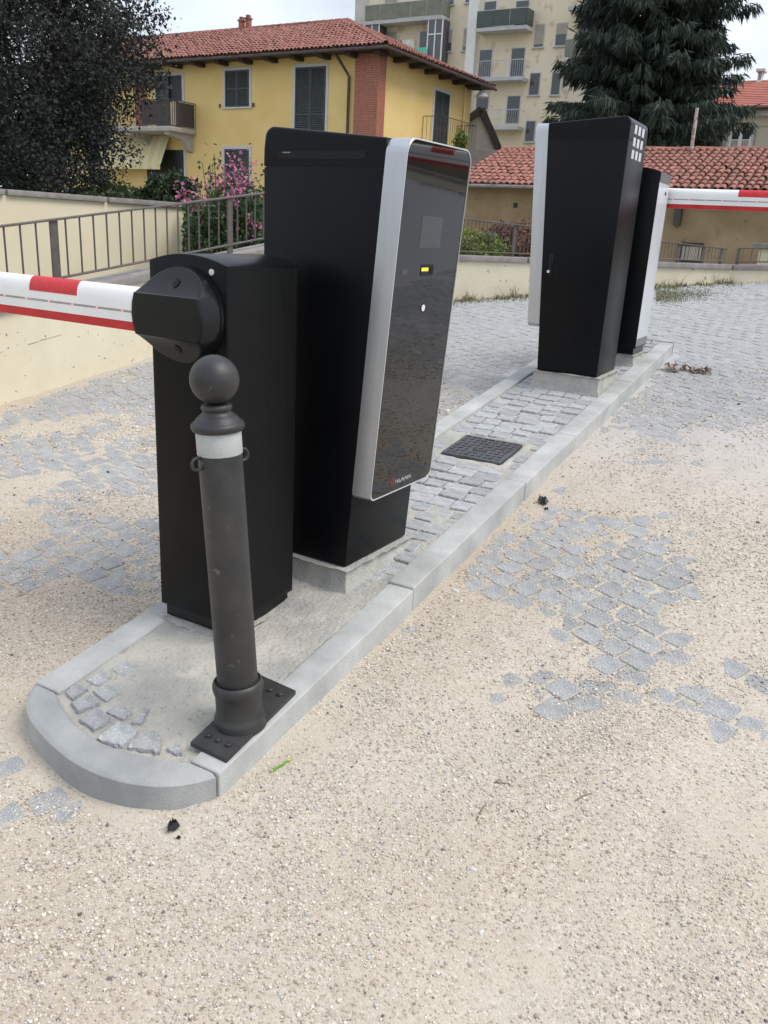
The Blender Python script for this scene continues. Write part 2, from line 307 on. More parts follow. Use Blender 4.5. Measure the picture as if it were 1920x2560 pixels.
for rank, ii in enumerate(order):
    x, y = cells[ii]; tilt = rng.uniform(-.018, .018, 2); w1, w2 = rng.uniform(.87, .96, 2); dz = rng.uniform(-.0022, .0016)
    ang = PA+rng.uniform(-.07, .07)+.15*math.sin(x*1.5)
    x += rng.uniform(-.004, .004); y += rng.uniform(-.004, .004)
    if rank < 300:
        o = put('sett', pool[rank % len(pool)], None, road, (x, y, SL*y+dz), (SLA+tilt[0], tilt[1], ang)); o.scale = (w1, w2, 1)
    else:
        k = rank % len(pool); V, F = sett_mesh(k, Z_[ii] < 4.2)
        V = np.array(V)*(w1, w2, 1); c_, s_ = math.cos(ang), math.sin(ang)
        X = V[:, 0]*c_-V[:, 1]*s_+x; Y = V[:, 0]*s_+V[:, 1]*c_+y; Zz = V[:, 2]+SL*Y+dz+tilt[0]*V[:, 1]+tilt[1]*V[:, 0]
        V_all.append(np.stack([X, Y, Zz], 1)); F_all += [tuple(q+nv for q in f_) for f_ in F]; nv += len(V)
me = bpy.data.meshes.new('setts'); me.from_pydata(np.concatenate(V_all).tolist(), [], F_all); me.polygons.foreach_set('use_smooth', [True]*len(me.polygons)); me.set_sharp_from_angle(angle=rad(24))
tag(put('setts', me, mat_rsett, road), None, None, kind='stuff')
# ---- loose grit: real grains, instanced
def grit():
    N = 1000000
    x = rng.uniform(-4.4, 2.0, N); y = rng.uniform(.45, 6.2, N)
    P = np.stack([x, y, SL*y], 1); u, v, z = project(P)
    d = np.maximum(z, .3)
    h = sand(x, y)
    cov = np.clip((h+.0024)/.0030, .55, 1)
    clump = np.clip(.5+1.3*fbm(x, y, 2.4, 4, 21), .12, 1)
    pr = cov*clump*np.clip((2.35/d)**2.4, .03, 1)
    ok = (u > -220) & (u < 2250) & (v < 2750) & (v > 600) & (rng.random(N) < pr) & (y < wall_y(x)-.03)
    ok &= ~((x > -1.92) & (x < -1.15) & (y > 1.18) & (y < 6.45))
    x, y, h, d = x[ok], y[ok], h[ok], d[ok]; N = len(x)
    # a little grit lies on the island too
    sz = np.clip(rng.lognormal(math.log(.0020), .36, N), .0010, .0055)*np.clip(d/2.3, 1, 1.8)*np.clip(1+.45*fbm(x, y, 1.1, 3, 77), .65, 1.5)
    z = SL*y+np.maximum(h-.003, -.001)+sz*.3
    P = np.stack([x, y, z], 1)
    return P, np.stack([sz*rng.uniform(.8, 1.3, N), sz*rng.uniform(.7, 1.1, N), sz*rng.uniform(.5, .85, N)], 1)
def grain_material():
    m = bpy.data.materials.new('grit_grain'); m.use_nodes = True; t = m.node_tree; n = t.nodes
    b = n['Principled BSDF']; b.inputs['Roughness'].default_value = .8
    oi = n.new('ShaderNodeObjectInfo'); rp = n.new('ShaderNodeValToRGB'); e = rp.color_ramp.elements
    e[0].color = (0.103, 0.098, 0.096, 1); e[1].color = (0.766, 0.717, 0.660, 1)
    for p_, c_ in ((.02, (0.176, 0.153, 0.144, 1)), (.045, (0.341, 0.272, 0.207, 1)), (.28, (0.467, 0.395, 0.309, 1)), (.5, (0.538, 0.477, 0.389, 1)), (.62, (0.435, 0.420, 0.426, 1)), (.68, (0.580, 0.523, 0.443, 1)), (.93, (0.642, 0.589, 0.522, 1))):
        q = e.new(p_); q.color = c_
    t.links.new(oi.outputs['Random'], rp.inputs[0]); t.links.new(rp.outputs[0], b.inputs['Base Color']); return m
def grain_cloud(name, P, SC, label):
    me = bpy.data.meshes.new(name); me.vertices.add(len(P)); me.vertices.foreach_set('co', P.astype(np.float32).ravel())
    a = me.attributes.new('sc', 'FLOAT_VECTOR', 'POINT'); a.data.foreach_set('vector', SC.astype(np.float32).ravel())
    a = me.attributes.new('ro', 'FLOAT_VECTOR', 'POINT'); a.data.foreach_set('vector', rng.uniform(-3.1, 3.1, P.shape).astype(np.float32).ravel()*np.tile([.15, .15, 1], len(P)).astype(np.float32))
    o = put(name, me, None)
    g = bpy.data.node_groups.new(name, 'GeometryNodeTree')
    g.interface.new_socket('Geometry', in_out='INPUT', socket_type='NodeSocketGeometry'); g.interface.new_socket('Geometry', in_out='OUTPUT', socket_type='NodeSocketGeometry')
    N = g.nodes.new; gi = N('NodeGroupInput'); go = N('NodeGroupOutput'); ip = N('GeometryNodeInstanceOnPoints'); ic = N('GeometryNodeMeshIcoSphere'); ic.inputs['Subdivisions'].default_value = 1; ic.inputs['Radius'].default_value = 1
    a1 = N('GeometryNodeInputNamedAttribute'); a1.data_type = 'FLOAT_VECTOR'; a1.inputs[0].default_value = 'sc'
    a2 = N('GeometryNodeInputNamedAttribute'); a2.data_type = 'FLOAT_VECTOR'; a2.inputs[0].default_value = 'ro'
    sm = N('GeometryNodeSetMaterial'); sm.inputs['Material'].default_value = MATGRAIN
    K = g.links.new; K(gi.outputs[0], ip.inputs['Points']); K(ic.outputs[0], sm.inputs[0]); K(sm.outputs[0], ip.inputs['Instance']); K(a1.outputs[0], ip.inputs['Scale']); K(a2.outputs[0], ip.inputs['Rotation']); K(ip.outputs[0], go.inputs[0])
    md = o.modifiers.new('grains', 'NODES'); md.node_group = g
    return tag(o, label, 'gravel', kind='stuff')
MATGRAIN = grain_material()
GP, GS = grit()
grain_cloud('loose_grit', GP, GS, 'loose beige grit strewn over the setts of the drive')
print('grains', len(GP), 'setts', len(order))
# ---------------------------------------------------------------- the traffic island
ITOP = .09                       # kerb top over the plane of the drive
ix0, ix1, iy0, iy1 = -1.885, -1.175, 1.362, 6.28
KW = .098
# the bed of cement between the kerbs is the island itself
bx = np.linspace(ix0+KW-.012, ix1-KW+.012, 46); by = np.arange(1.27, 6.27, .012)
XX, YY = np.meshgrid(bx, by)
NOSE_IN = [(-1.80, 1.40), (-1.735, 1.362), (-1.66, 1.332), (-1.60, 1.318), (-1.537, 1.308), (-1.47, 1.310), (-1.415, 1.320), (-1.335, 1.340), (-1.25, 1.366)]
def cement(x, y):
    x = np.asarray(x, float); y = np.asarray(y, float)
    lev = -.0205+.0045*fbm(x, y, 7, 4, 41)+.004*fbm(x, y, 30, 3, 44)
    cover = np.exp(-((y-2.03)/.40)**4)*.013                      # mortar smeared round the cabinets
    cover = np.where((x < -1.42) & (y < 1.62), np.clip((y-1.47)/.15, 0, 1)*cover+.0045*np.clip((y-1.40)/.12, 0, 1)+.003, cover)
    cover += .007*np.exp(-((x+1.35)/.13)**2-((y-1.75)/.35)**4)
    cover += .006*np.exp(-((y-2.9)/.30)**4)
    d = np.maximum(np.abs(x+1.525)-.17, np.abs(y-3.74)-.16); cover += .010*np.exp(-np.clip(d, 0, 9)/.05)*(d < .2)
    edge = np.minimum(x-(ix0+KW), (ix1-KW)-x); cover += .004*np.exp(-np.clip(edge, 0, 1)/.03)
    return lev+cover
Z0 = cement(XX, YY)
hole = (np.abs(XX+1.525) < .165) & (np.abs(YY-3.74) < .155)
Z0 = np.where(hole, -.03, Z0)
ZZ = SL*YY+ITOP+Z0; idx = np.arange(XX.size).reshape(XX.shape); Fq = np.stack([idx[:-1, :-1], idx[:-1, 1:], idx[1:, 1:], idx[1:, :-1]], -1).reshape(-1, 4)
_no = np.array([(-1.884, 1.388), (-1.868, 1.352), (-1.835, 1.318), (-1.785, 1.288), (-1.72, 1.264), (-1.648, 1.243), (-1.551, 1.224), (-1.457, 1.219), (-1.36, 1.233), (-1.29, 1.258), (-1.25, 1.281), (-1.214, 1.310), (-1.178, 1.356)])
cx = XX.ravel()[Fq].mean(1); cy = YY.ravel()[Fq].mean(1); Fq = Fq[cy > np.interp(cx, _no[:, 0], _no[:, 1])+.05]
island = npmesh('traffic_island', np.stack([XX, YY, ZZ], -1).reshape(-1, 3), Fq, mat_cement, smooth=True)
tag(island, 'raised traffic island with concrete kerbs and mortared grey setts', 'traffic island', kind='structure')
def kerb(y0, y1, left, k):
    g = G(); r = np.random.default_rng(900+k); dz = r.uniform(-.003, .003); w = KW+r.uniform(-.003, .003); sh_ = r.uniform(-.002, .002)
    xa, xb = (ix0+sh_, ix0+w) if left else (ix1-w, ix1+sh_)
    y0 += .0025; y1 -= .0025
    lo = [(xa, y0, SL*y0-.12), (xb, y0, SL*y0-.12), (xb, y1, SL*y1-.12), (xa, y1, SL*y1-.12)]
    hi = [(xa, y0, SL*y0+ITOP+dz), (xb, y0, SL*y0+ITOP+dz), (xb, y1, SL*y1+ITOP+dz), (xa, y1, SL*y1+ITOP+dz)]
    g.hexa(lo, hi); g.obj('kerb_stone', mat_curb, island, bevel=.008, seg=3)
for k, (a, b_) in enumerate(zip([1.362, 2.38, 3.42, 4.103, 5.165], [2.38, 3.42, 4.103, 5.165, 6.24])): kerb(a, b_, False, k)
for k, (a, b_) in enumerate(zip([1.392, 2.42, 3.45, 4.48, 5.50], [2.42, 3.45, 4.48, 5.50, 6.24])): kerb(a, b_, True, 10+k)
NOSE_OUT = [(-1.884, 1.388), (-1.868, 1.352), (-1.835, 1.318), (-1.785, 1.288), (-1.72, 1.264), (-1.648, 1.243), (-1.551, 1.224), (-1.457, 1.219), (-1.36, 1.233), (-1.29, 1.258), (-1.25, 1.281), (-1.214, 1.310), (-1.178, 1.356)]
def nose(flip, name):
    out = NOSE_OUT; inn = [(-1.787, 1.388)]+NOSE_IN[1:-1]+[(-1.273, 1.356)]
    def tr(p): return p if not flip else (p[0], 7.605-p[1]+.02)
    def interp(P, n_):
        P = np.array(P); s = np.concatenate([[0], np.cumsum(np.linalg.norm(np.diff(P, axis=0), axis=1))]); q = np.linspace(0, s[-1], n_); return np.stack([np.interp(q, s, P[:, 0]), np.interp(q, s, P[:, 1])], 1)
    A = interp(out, 40); B = interp(inn, 40)
    for _ in range(2):
        A[1:-1] = (A[:-2]+2*A[1:-1]+A[2:])/4; B[1:-1] = (B[:-2]+2*B[1:-1]+B[2:])/4
    n_ = len(A); V = []; F = []
    rows = [(0, -.12), (0, ITOP-.012), (.10, ITOP-.004), (.20, ITOP-.002), (.9, ITOP-.003), (1, ITOP-.010), (1, ITOP-.07)]
    for t_, z_ in rows:
        for i in range(n_):
            p = A[i]*(1-t_)+B[i]*t_; p = tr(tuple(p)); V.append((p[0], p[1], SL*p[1]+z_))
    R_ = len(rows)
    for r_ in range(R_-1):
        for i in range(n_-1): F.append((r_*n_+i, r_*n_+i+1, (r_+1)*n_+i+1, (r_+1)*n_+i))
    for i in (0, n_-1): F.append(tuple(r_*n_+i for r_ in range(R_)))
    g = G(); g.add(V, F); return g.obj(name, mat_nose, island, smooth=True, sharp=40)
nose(False, 'nose_stone')
o = nose(True, 'nose_stone')
# setts of the island
ipool = sett_pool(12, mat_isett)
k = 0
def isett(x, y, w, l, ang, dz):
    global k
    k += 1
    o = put('sett', ipool[k % 12], None, island, (x, y, SL*y+ITOP+dz), (SLA+rng.uniform(-.03, .03), rng.uniform(-.03, .03), ang)); o.scale = (w*10, l*10, 1.1)
z5 = lambda a, b: (a*.4822, 1250+b*.4822)
zn = lambda a, b: (150+a*.1808, 1600+b*.1808)
for k_, poly in enumerate([[(60, 690), (170, 770), (390, 640), (220, 560)], [(140, 830), (255, 950), (540, 830), (420, 705)], [(265, 1045), (450, 1205), (695, 1045), (500, 895)], [(500, 1310), (700, 1385), (850, 1425), (1085, 1215), (950, 1110), (800, 1080)], [(930, 1440), (1250, 1490), (1380, 1500), (1410, 1330), (1300, 1220), (1120, 1230)], [(450, 660), (620, 805), (800, 690), (720, 600), (580, 590)], [(345, 505), (520, 585), (715, 490), (590, 405)], [(690, 350), (880, 445), (1100, 345), (890, 225)], [(625, 930), (870, 1035), (1010, 950), (850, 830)], [(1000, 1085), (1120, 1115), (1225, 905), (1170, 880)], [(1480, 1440), (1600, 1530), (1700, 1500), (1620, 1380)]]):
    P = np.array([on_slope(*zn(*q), ITOP) for q in poly]); c_ = P.mean(0); sink = [-.008, -.007, -.007, -.008, -.008, -.009, -.009, -.011, -.012, -.010, -.010][k_]
    dd = []; m_ = 5; Q = []
    for i in range(len(P)):
        for j in range(m_): Q.append(P[i]+(P[(i+1) % len(P)]-P[i])*j/m_+np.append(rng.normal(size=2)*.0018, 0))
    Q = np.array(Q); n_ = len(Q); V = []
    for sc_, dz in ((1.0, -.03), (1.0, sink-.0035), (.95, sink)):
        for q in Q: w_ = c_+(q-c_)*sc_; V.append((w_[0]-c_[0], w_[1]-c_[1], SL*(w_[1]-c_[1])+dz+(rng.normal()*.0007 if dz > -.02 else 0)))
    V.append((0, 0, sink+.0005)); F = [(l*n_+i, l*n_+(i+1) % n_, (l+1)*n_+(i+1) % n_, (l+1)*n_+i) for l in range(2) for i in range(n_)]+[(2*n_+i, 2*n_+(i+1) % n_, 3*n_) for i in range(n_)]
    g = G(); g.add(V, F); o = g.obj('sett', mat_isett, island, smooth=True, sharp=30); o.location = (c_[0], c_[1], SL*c_[1]+ITOP)
y = 2.28; row = 0
while y < 6.2:
    hrow = rng.uniform(.078, .098); x = ix0+KW+.004
    while x < ix1-KW-.03:
        w = rng.uniform(.085, .128); w = min(w, ix1-KW-.004-x)
        xc, yc = x+w/2, y+hrow/2
        inman = abs(xc+1.525) < .165+w/2 and abs(yc-3.74) < .155+hrow/2
        if not inman and w > .035: isett(xc, yc+rng.uniform(-.006, .006), w-.009, hrow-.010, rng.uniform(-.05, .05), -.0105+rng.uniform(-.004, .004))
        x += w
    y += hrow; row += 1
# manhole cover
mh = thing('manhole_cover', 'square dark iron manhole cover with raised tread set in the island', 'manhole cover', (-1.525, 3.74, SL*3.74+ITOP-.006)); mh.rotation_euler = (SLA, 0, rad(-1))
g = G(); g.box(-.155, .155, -.142, .142, -.02, .0); g.obj('plate', mat_manhole, mh, bevel=.012, seg=2)
g = G()
for i in range(9):
    for j in range(8):
        if 2 < i < 6 and j == 2: continue
        cx_, cy_ = -.128+i*.032, -.115+j*.0329
        if (i+j) % 2: g.box(cx_-.011, cx_+.011, cy_-.0035, cy_+.0035, -.002, .0035); g.box(cx_-.0035, cx_+.0035, cy_+.0030, cy_+.011, -.002, .0032)
        else: g.box(cx_-.0035, cx_+.0035, cy_-.011, cy_+.011, -.002, .0035); g.box(cx_+.0030, cx_+.011, cy_-.0035, cy_+.0035, -.002, .0032)
tag(g.obj('tread', mat_manhole, mh), None, None, kind='stuff')
def text(body, size, mat, parent, loc, rot, name='lettering', depth=.0006, sx_=1.):
    c = bpy.data.curves.new('t', 'FONT'); c.body = body; c.size = size; c.extrude = depth; c.align_x = 'LEFT'
    o = bpy.data.objects.new('t', c); COL.objects.link(o); dg = bpy.context.evaluated_depsgraph_get()
    me = bpy.data.meshes.new_from_object(o.evaluated_get(dg)); bpy.data.objects.remove(o); me.name = name; me.materials.clear()
    q = put(name, me, mat, parent, loc, rot); q.scale = (sx_, 1, 1); return q
text('OKO', .034, mat_manhole, mh, (.045, -.035, .0016), (0, 0, math.pi), depth=.0016)
g = G(); g.box(-.014, .014, .108, .120, -.004, .0012); g.obj('lifting_slot', mat_black, mh)
# concrete footings of the machines
mat_foot = M('footing_concrete', (.33, .325, .30), (.43, .42, .385), rough=.95, scale=10, bump=.7, bscale=90, speck=(60, .64, (.24, .23, .2), .6))
def footing(x0, x1, y0, y1, ztop, rz, ref, fl=.02):
    g = G(); c, s = math.cos(rz), math.sin(rz)
    def T(x, y): return ref[0]+x*c-y*s, ref[1]+x*s+y*c
    nseg = 14; ring = []
    for (a, b_), (a2, b2) in zip([(x0, y0), (x1, y0), (x1, y1), (x0, y1)], [(x1, y0), (x1, y1), (x0, y1), (x0, y0)]):
        for i in range(nseg): ring.append((a+(a2-a)*i/nseg, b_+(b2-b_)*i/nseg))
    V = []; n_ = len(ring); mx_, my_ = (x0+x1)/2, (y0+y1)/2
    for lvl, (ex_, zz) in enumerate([(fl, None), (fl*.35, .35), (0, 1.), (-.016, 1.03)]):
        for (a, b_) in ring:
            e_ = ex_+rng.uniform(-.004, .004); aa = a+math.copysign(e_, a-mx_)*(1 if abs(a-mx_) > (x1-x0)/2-.001 else 0); bb = b_+math.copysign(e_, b_-my_)*(1 if abs(b_-my_) > (y1-y0)/2-.001 else 0)
            X, Y = T(aa, bb); zl = SL*Y+ITOP-.02
            z = zl if zz is None else zl+(ztop-zl)*zz+rng.uniform(-.004, .003)
            V.append((X, Y, z))
    F = [(l*n_+i, l*n_+(i+1) % n_, (l+1)*n_+(i+1) % n_, (l+1)*n_+i) for l in range(3) for i in range(n_)]+[tuple(range(3*n_, 4*n_))]
    g.add(V, F); return g.obj('concrete_footing', mat_foot, island, smooth=True, sharp=50)
# ---------------------------------------------------------------- ticket stations
def rrect(w, h, r, n_=7, rb=None):      # rounded rectangle, 0..w x 0..h
    pts = []; rb = r if rb is None else rb
    for cx_, cy_, a0, rr in ((w-rb, rb, -90, rb), (w-r, h-r, 0, r), (r, h-r, 90, r), (rb, rb, 180, rb)):
        for i in range(n_+1): a = rad(a0+90*i/n_); pts.append((cx_+rr*math.cos(a), cy_+rr*math.sin(a)))
    return pts
LEAN, SD, ST, DEP, HH, HB, TS, HS, BL = .0648, .406, .0723, .3606, 1.35, .2503, .073, 1.267, .0027
def make_station(name, label, loc, rz, mside):
    st = thing(name, label, 'ticket machine', loc, rz)
    fr = lambda h: LEAN*h; bk = lambda h: -DEP-BL*h
    top = lambda x: HH+TS*(LEAN*HH-x)
    X = lambda p: p*mside
    # main housing up to the seam
    prof = [(0, 0), (fr(HS-.0015), HS-.0015), (bk(HS), HS-.0015), (bk(0), 0)]
    g = G(); g.prism(prof, lambda p, q, t_: (X(p), t_, q), 0, SD); body = g.obj('housing', mat_black, st, bevel=.003, seg=2)
    # cap with a rolled rear edge
    r = .035; xb = bk(HH); zt = top(xb); cap = [(bk(HS), HS+.0015), (fr(HS), HS+.0015), (fr(HH)-.001, HH)]
    for i in range(9): a = rad(90+90*i/8-3); cap.append((xb+r+r*math.cos(a), zt-r+r*math.sin(a)))
    g = G(); g.prism(cap, lambda p, q, t_: (X(p), t_, q), 0, SD); capo = g.obj('top_cap', mat_black, st, bevel=.012, seg=5, bz=HS+.02)
    g = G(); g.prism([(fr(HS)-.004, HS-.003), (fr(HS)-.004, HS+.003), (bk(HS)+.004, HS+.003), (bk(HS)+.004, HS-.003)], lambda p, q, t_: (X(p), t_, q), .004, SD-.004); g.obj('seam', mat_plastic, st)
    # aluminium frame and glass front, in the leaning plane
    hgt = HH-HB+.002
    ln = math.hypot(1, LEAN)
    def fp(a, b_, t_): h = HB+b_; return (X(fr(h)+t_), a, h-LEAN*t_*0)
    outer = rrect(SD+.004, hgt, .045, 8, .028); inner = [(.004+p*(SD-.004)/(SD+.004), .004+q*(hgt-.008)/hgt) for p, q in outer]
    n_ = len(outer); g = G()
    V = [fp(p-.002, q, .0) for p, q in outer]+[fp(p-.002, q, ST-.002) for p, q in outer]+[fp(p*(1-.004/SD)+.0008-.002, q*(1-.004/hgt)+.002, ST) for p, q in outer]+[fp(p-.002, q, ST-.0005) for p, q in inner]+[fp(p-.002, q, ST-.006) for p, q in inner]
    F = [(l*n_+i, l*n_+(i+1) % n_, (l+1)*n_+(i+1) % n_, (l+1)*n_+i) for l in range(2) for i in range(n_)]+[tuple(range(n_))]
    g.add(V[:3*n_], F); frame = g.obj('frame', mat_alu, st, smooth=True, sharp=40)
    g = G(); g.add(V[2*n_:], [(l*n_+i, l*n_+(i+1) % n_, (l+1)*n_+(i+1) % n_, (l+1)*n_+i) for l in range(2) for i in range(n_)]); g.obj('rim', mat_rim, frame, smooth=True, sharp=40)
    g = G(); g.add([fp(p-.002, q, ST-.0035) for p, q in inner], [tuple(range(n_))]); glass = g.obj('glass_front', mat_glass, st)
    return st, fp, X, frame, glass, body, capo
ST1 = (-1.389, 2.273, .461); A1 = rad(-1.932)
st, fp, X, frame, glass, body, capo = make_station('ticket_machine', 'tall black ticket machine showing its glossy front with silver frame and white button', ST1, A1, 1)
def on_front(u, v, t_=ST-.0035):          # picture point on the leaning front -> (across, above frame bottom)
    ex = np.array([math.cos(A1), math.sin(A1), 0]); ey = np.array([-math.sin(A1), math.cos(A1), 0]); o_ = np.array(ST1)+ex*t_
    nn = ex-LEAN*np.array([0, 0, 1]); d = ray(u, v); P = CAM+((o_-CAM)@nn)/(d@nn)*d
    return (P-o_)@ey, P[2]-ST1[2]-HB
def on_side(u, v):
    ex = np.array([math.cos(A1), math.sin(A1), 0]); ey = np.array([-math.sin(A1), math.cos(A1), 0]); o_ = np.array(ST1); d = ray(u, v); P = CAM+((o_-CAM)@ey)/(d@ey)*d
    return (P-o_)@ex, P[2]-ST1[2]
mat_screen = M('dim_screen', (.040, .042, .045), (.048, .05, .053), rough=.12, scale=10)
mat_yellow = M('lit_yellow_slot', (.75, .62, .03), emit=.35)
mat_logo = M('red_logo', (.20, .022, .022), rough=.4); mat_letter = M('grey_lettering', (.42, .42, .41), rough=.5)
mat_button = M('pale_button', (.68, .68, .66), rough=.35)
zs = lambda a, b: (600+a*.3918, 280+b*.3918)
def front_rect(name, mat, c0, c1, parent, t0=ST-.0045, t1=ST-.0028, r=0):
    (a0, h0), (a1, h1) = on_front(*c0), on_front(*c1); a0, a1 = min(a0, a1), max(a0, a1); h0, h1 = min(h0, h1), max(h0, h1)
    g = G(); poly = [(a0, h0), (a1, h0), (a1, h1), (a0, h1)] if not r else [(a0+p, h0+q) for p, q in rrect(a1-a0, h1-h0, r, 3)]
    g.prism(poly, fp, t0, t1); return g.obj(name, mat, parent)
front_rect('display', mat_screen, zs(1140, 865), zs(1296, 672), glass)
sl = front_rect('ticket_slot', mat_plastic, zs(1148, 1048), zs(1235, 972), glass, t1=ST-.0020, r=.004)
front_rect('slot_light', mat_yellow, zs(1154, 1016), zs(1199, 993), sl, t1=ST-.0012)
front_rect('slot_mouth', mat_black, zs(1203, 1034), zs(1230, 986), sl, t1=ST-.0014)
front_rect('card_reader', M('reader_window', (.05, .05, .048), rough=.2), zs(1028, 1040), zs(1068, 1004), glass)
a_, h_ = on_front(*zs(1165, 1250)); g = G(); g.prism([(a_+.0105*math.cos(i*math.pi/12), h_+.0105*math.sin(i*math.pi/12)) for i in range(24)], fp, ST-.005, ST-.0005); bt = g.obj('call_button', mat_button, glass)
g = G(); g.prism([(a_+.013*math.cos(i*math.pi/12), h_+.013*math.sin(i*math.pi/12)) for i in range(24)], fp, ST-.005, ST-.0022); g.obj('button_ring', mat_plastic, bt)
zl = lambda a, b: (800+a*.3165, 800+b*.3165)
(a0, h0), (a1, h1) = on_front(*zl(592, 1298)), on_front(*zl(715, 1242))
tx = text('NURAIA', .030, mat_letter, glass, fp(a0, h0+.001, ST-.0030), (math.pi/2-math.atan(LEAN)*0, 0, math.pi/2), depth=.0004, sx_=1.)
wd = max(v.co.x for v in tx.data.vertices); tx.scale = ((a1-a0)/wd, 1, 1)
for da, w_ in ((0, .008), (.0095, .011)):
    (aa, hh) = on_front(*zl(556, 1315)); g = G(); g.prism([(aa+da, hh), (aa+da+w_*.8, hh), (aa+da+w_, hh+.012+da), (aa+da+w_*.7, hh+.030), (aa+da+.002, hh+.026)], fp, ST-.0045, ST-.0028); g.obj('logo_mark', mat_logo, glass)
# finger groove on the side of the cap
(xa, za_), (xb_, zb_) = on_side(*zs(250, 290)), on_side(*zs(806, 268))
g = G(); L_ = xb_-xa; hh = .022
mat_groove = M('groove_black', (.009, .009, .0095), (.012, .012, .012), rough=.5, spec=.2, scale=20)
g.prism([(p, q) for p, q in rrect(L_, hh, .009, 4)], lambda p, q, t_: (xa+p, t_, za_-.003+q), -.0012, .004); gr = g.obj('grip_groove', mat_groove, capo)
g = G(); g.prism([(p, q) for p, q in rrect(.030, .0028, .0012, 3)], lambda p, q, t_: (xa+.014+p, t_, za_+.013+q), -.0022, .002); g.obj('groove_glint', M('tan_glint', (.30, .25, .16), rough=.5), gr)  # thin tan sliver painted in as the glint inside the groove
footing(-.375, .012, -.012, .42, .455, A1, ST1[:2])
ST2 = (-1.673, 4.846, .810); A2 = rad(.836)
st2, fp2, X2, frame2, glass2, body2, capo2 = make_station('ticket_machine', 'tall black ticket machine seen from its lock side beside the white barrier cabinet', ST2, A2, -1)
def on_side2(u, v):
    ex = np.array([math.cos(A2), math.sin(A2), 0]); ey = np.array([-math.sin(A2), math.cos(A2), 0]); o_ = np.array(ST2); d = ray(u, v); P = CAM+((o_-CAM)@ey)/(d@ey)*d
    return (P-o_)@ex, P[2]-ST2[2]
zf = lambda a, b: (1300+a*.3344, 260+b*.3344)
(xa, h0), (xb_, h1) = on_side2(*zf(208, 1280)), on_side2(*zf(256, 1128))
g = G(); g.box(xa, xb_, -.004, .004, h0, h1); hd = g.obj('lock_handle', mat_plastic, body2, bevel=.003)
g = G(); g.box(xa+.012, xb_-.012, -.010, -.003, h0+.05, h1-.01); g.obj('handle_lever', mat_plastic, hd, bevel=.003)
(xa, h0) = on_side2(*zf(214, 1252)); g = G(); g.tube([(xa, -.003, h0), (xa, -.012, h0)], [.0085, .0075], 14); g.obj('lock_cylinder', mat_rim, body2, smooth=True)
mat_vent = M('vent_sky_reflection', (.52, .53, .55), (.6, .61, .62), rough=.35, scale=20)  # pale colour stands in for sky reflected by the louvre openings
xbk = lambda h: DEP+BL*h
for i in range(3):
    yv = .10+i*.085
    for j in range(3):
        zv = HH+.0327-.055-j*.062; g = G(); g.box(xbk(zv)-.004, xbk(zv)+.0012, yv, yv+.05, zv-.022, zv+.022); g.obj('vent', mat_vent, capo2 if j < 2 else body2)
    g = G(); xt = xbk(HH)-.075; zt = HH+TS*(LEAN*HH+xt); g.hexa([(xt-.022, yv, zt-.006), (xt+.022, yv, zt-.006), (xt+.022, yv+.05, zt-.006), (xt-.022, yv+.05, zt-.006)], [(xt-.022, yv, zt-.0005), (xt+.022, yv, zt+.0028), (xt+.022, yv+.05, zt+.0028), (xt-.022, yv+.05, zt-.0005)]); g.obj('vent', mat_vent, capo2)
footing(-.012, .375, -.012, .42, .805, A2, ST2[:2])
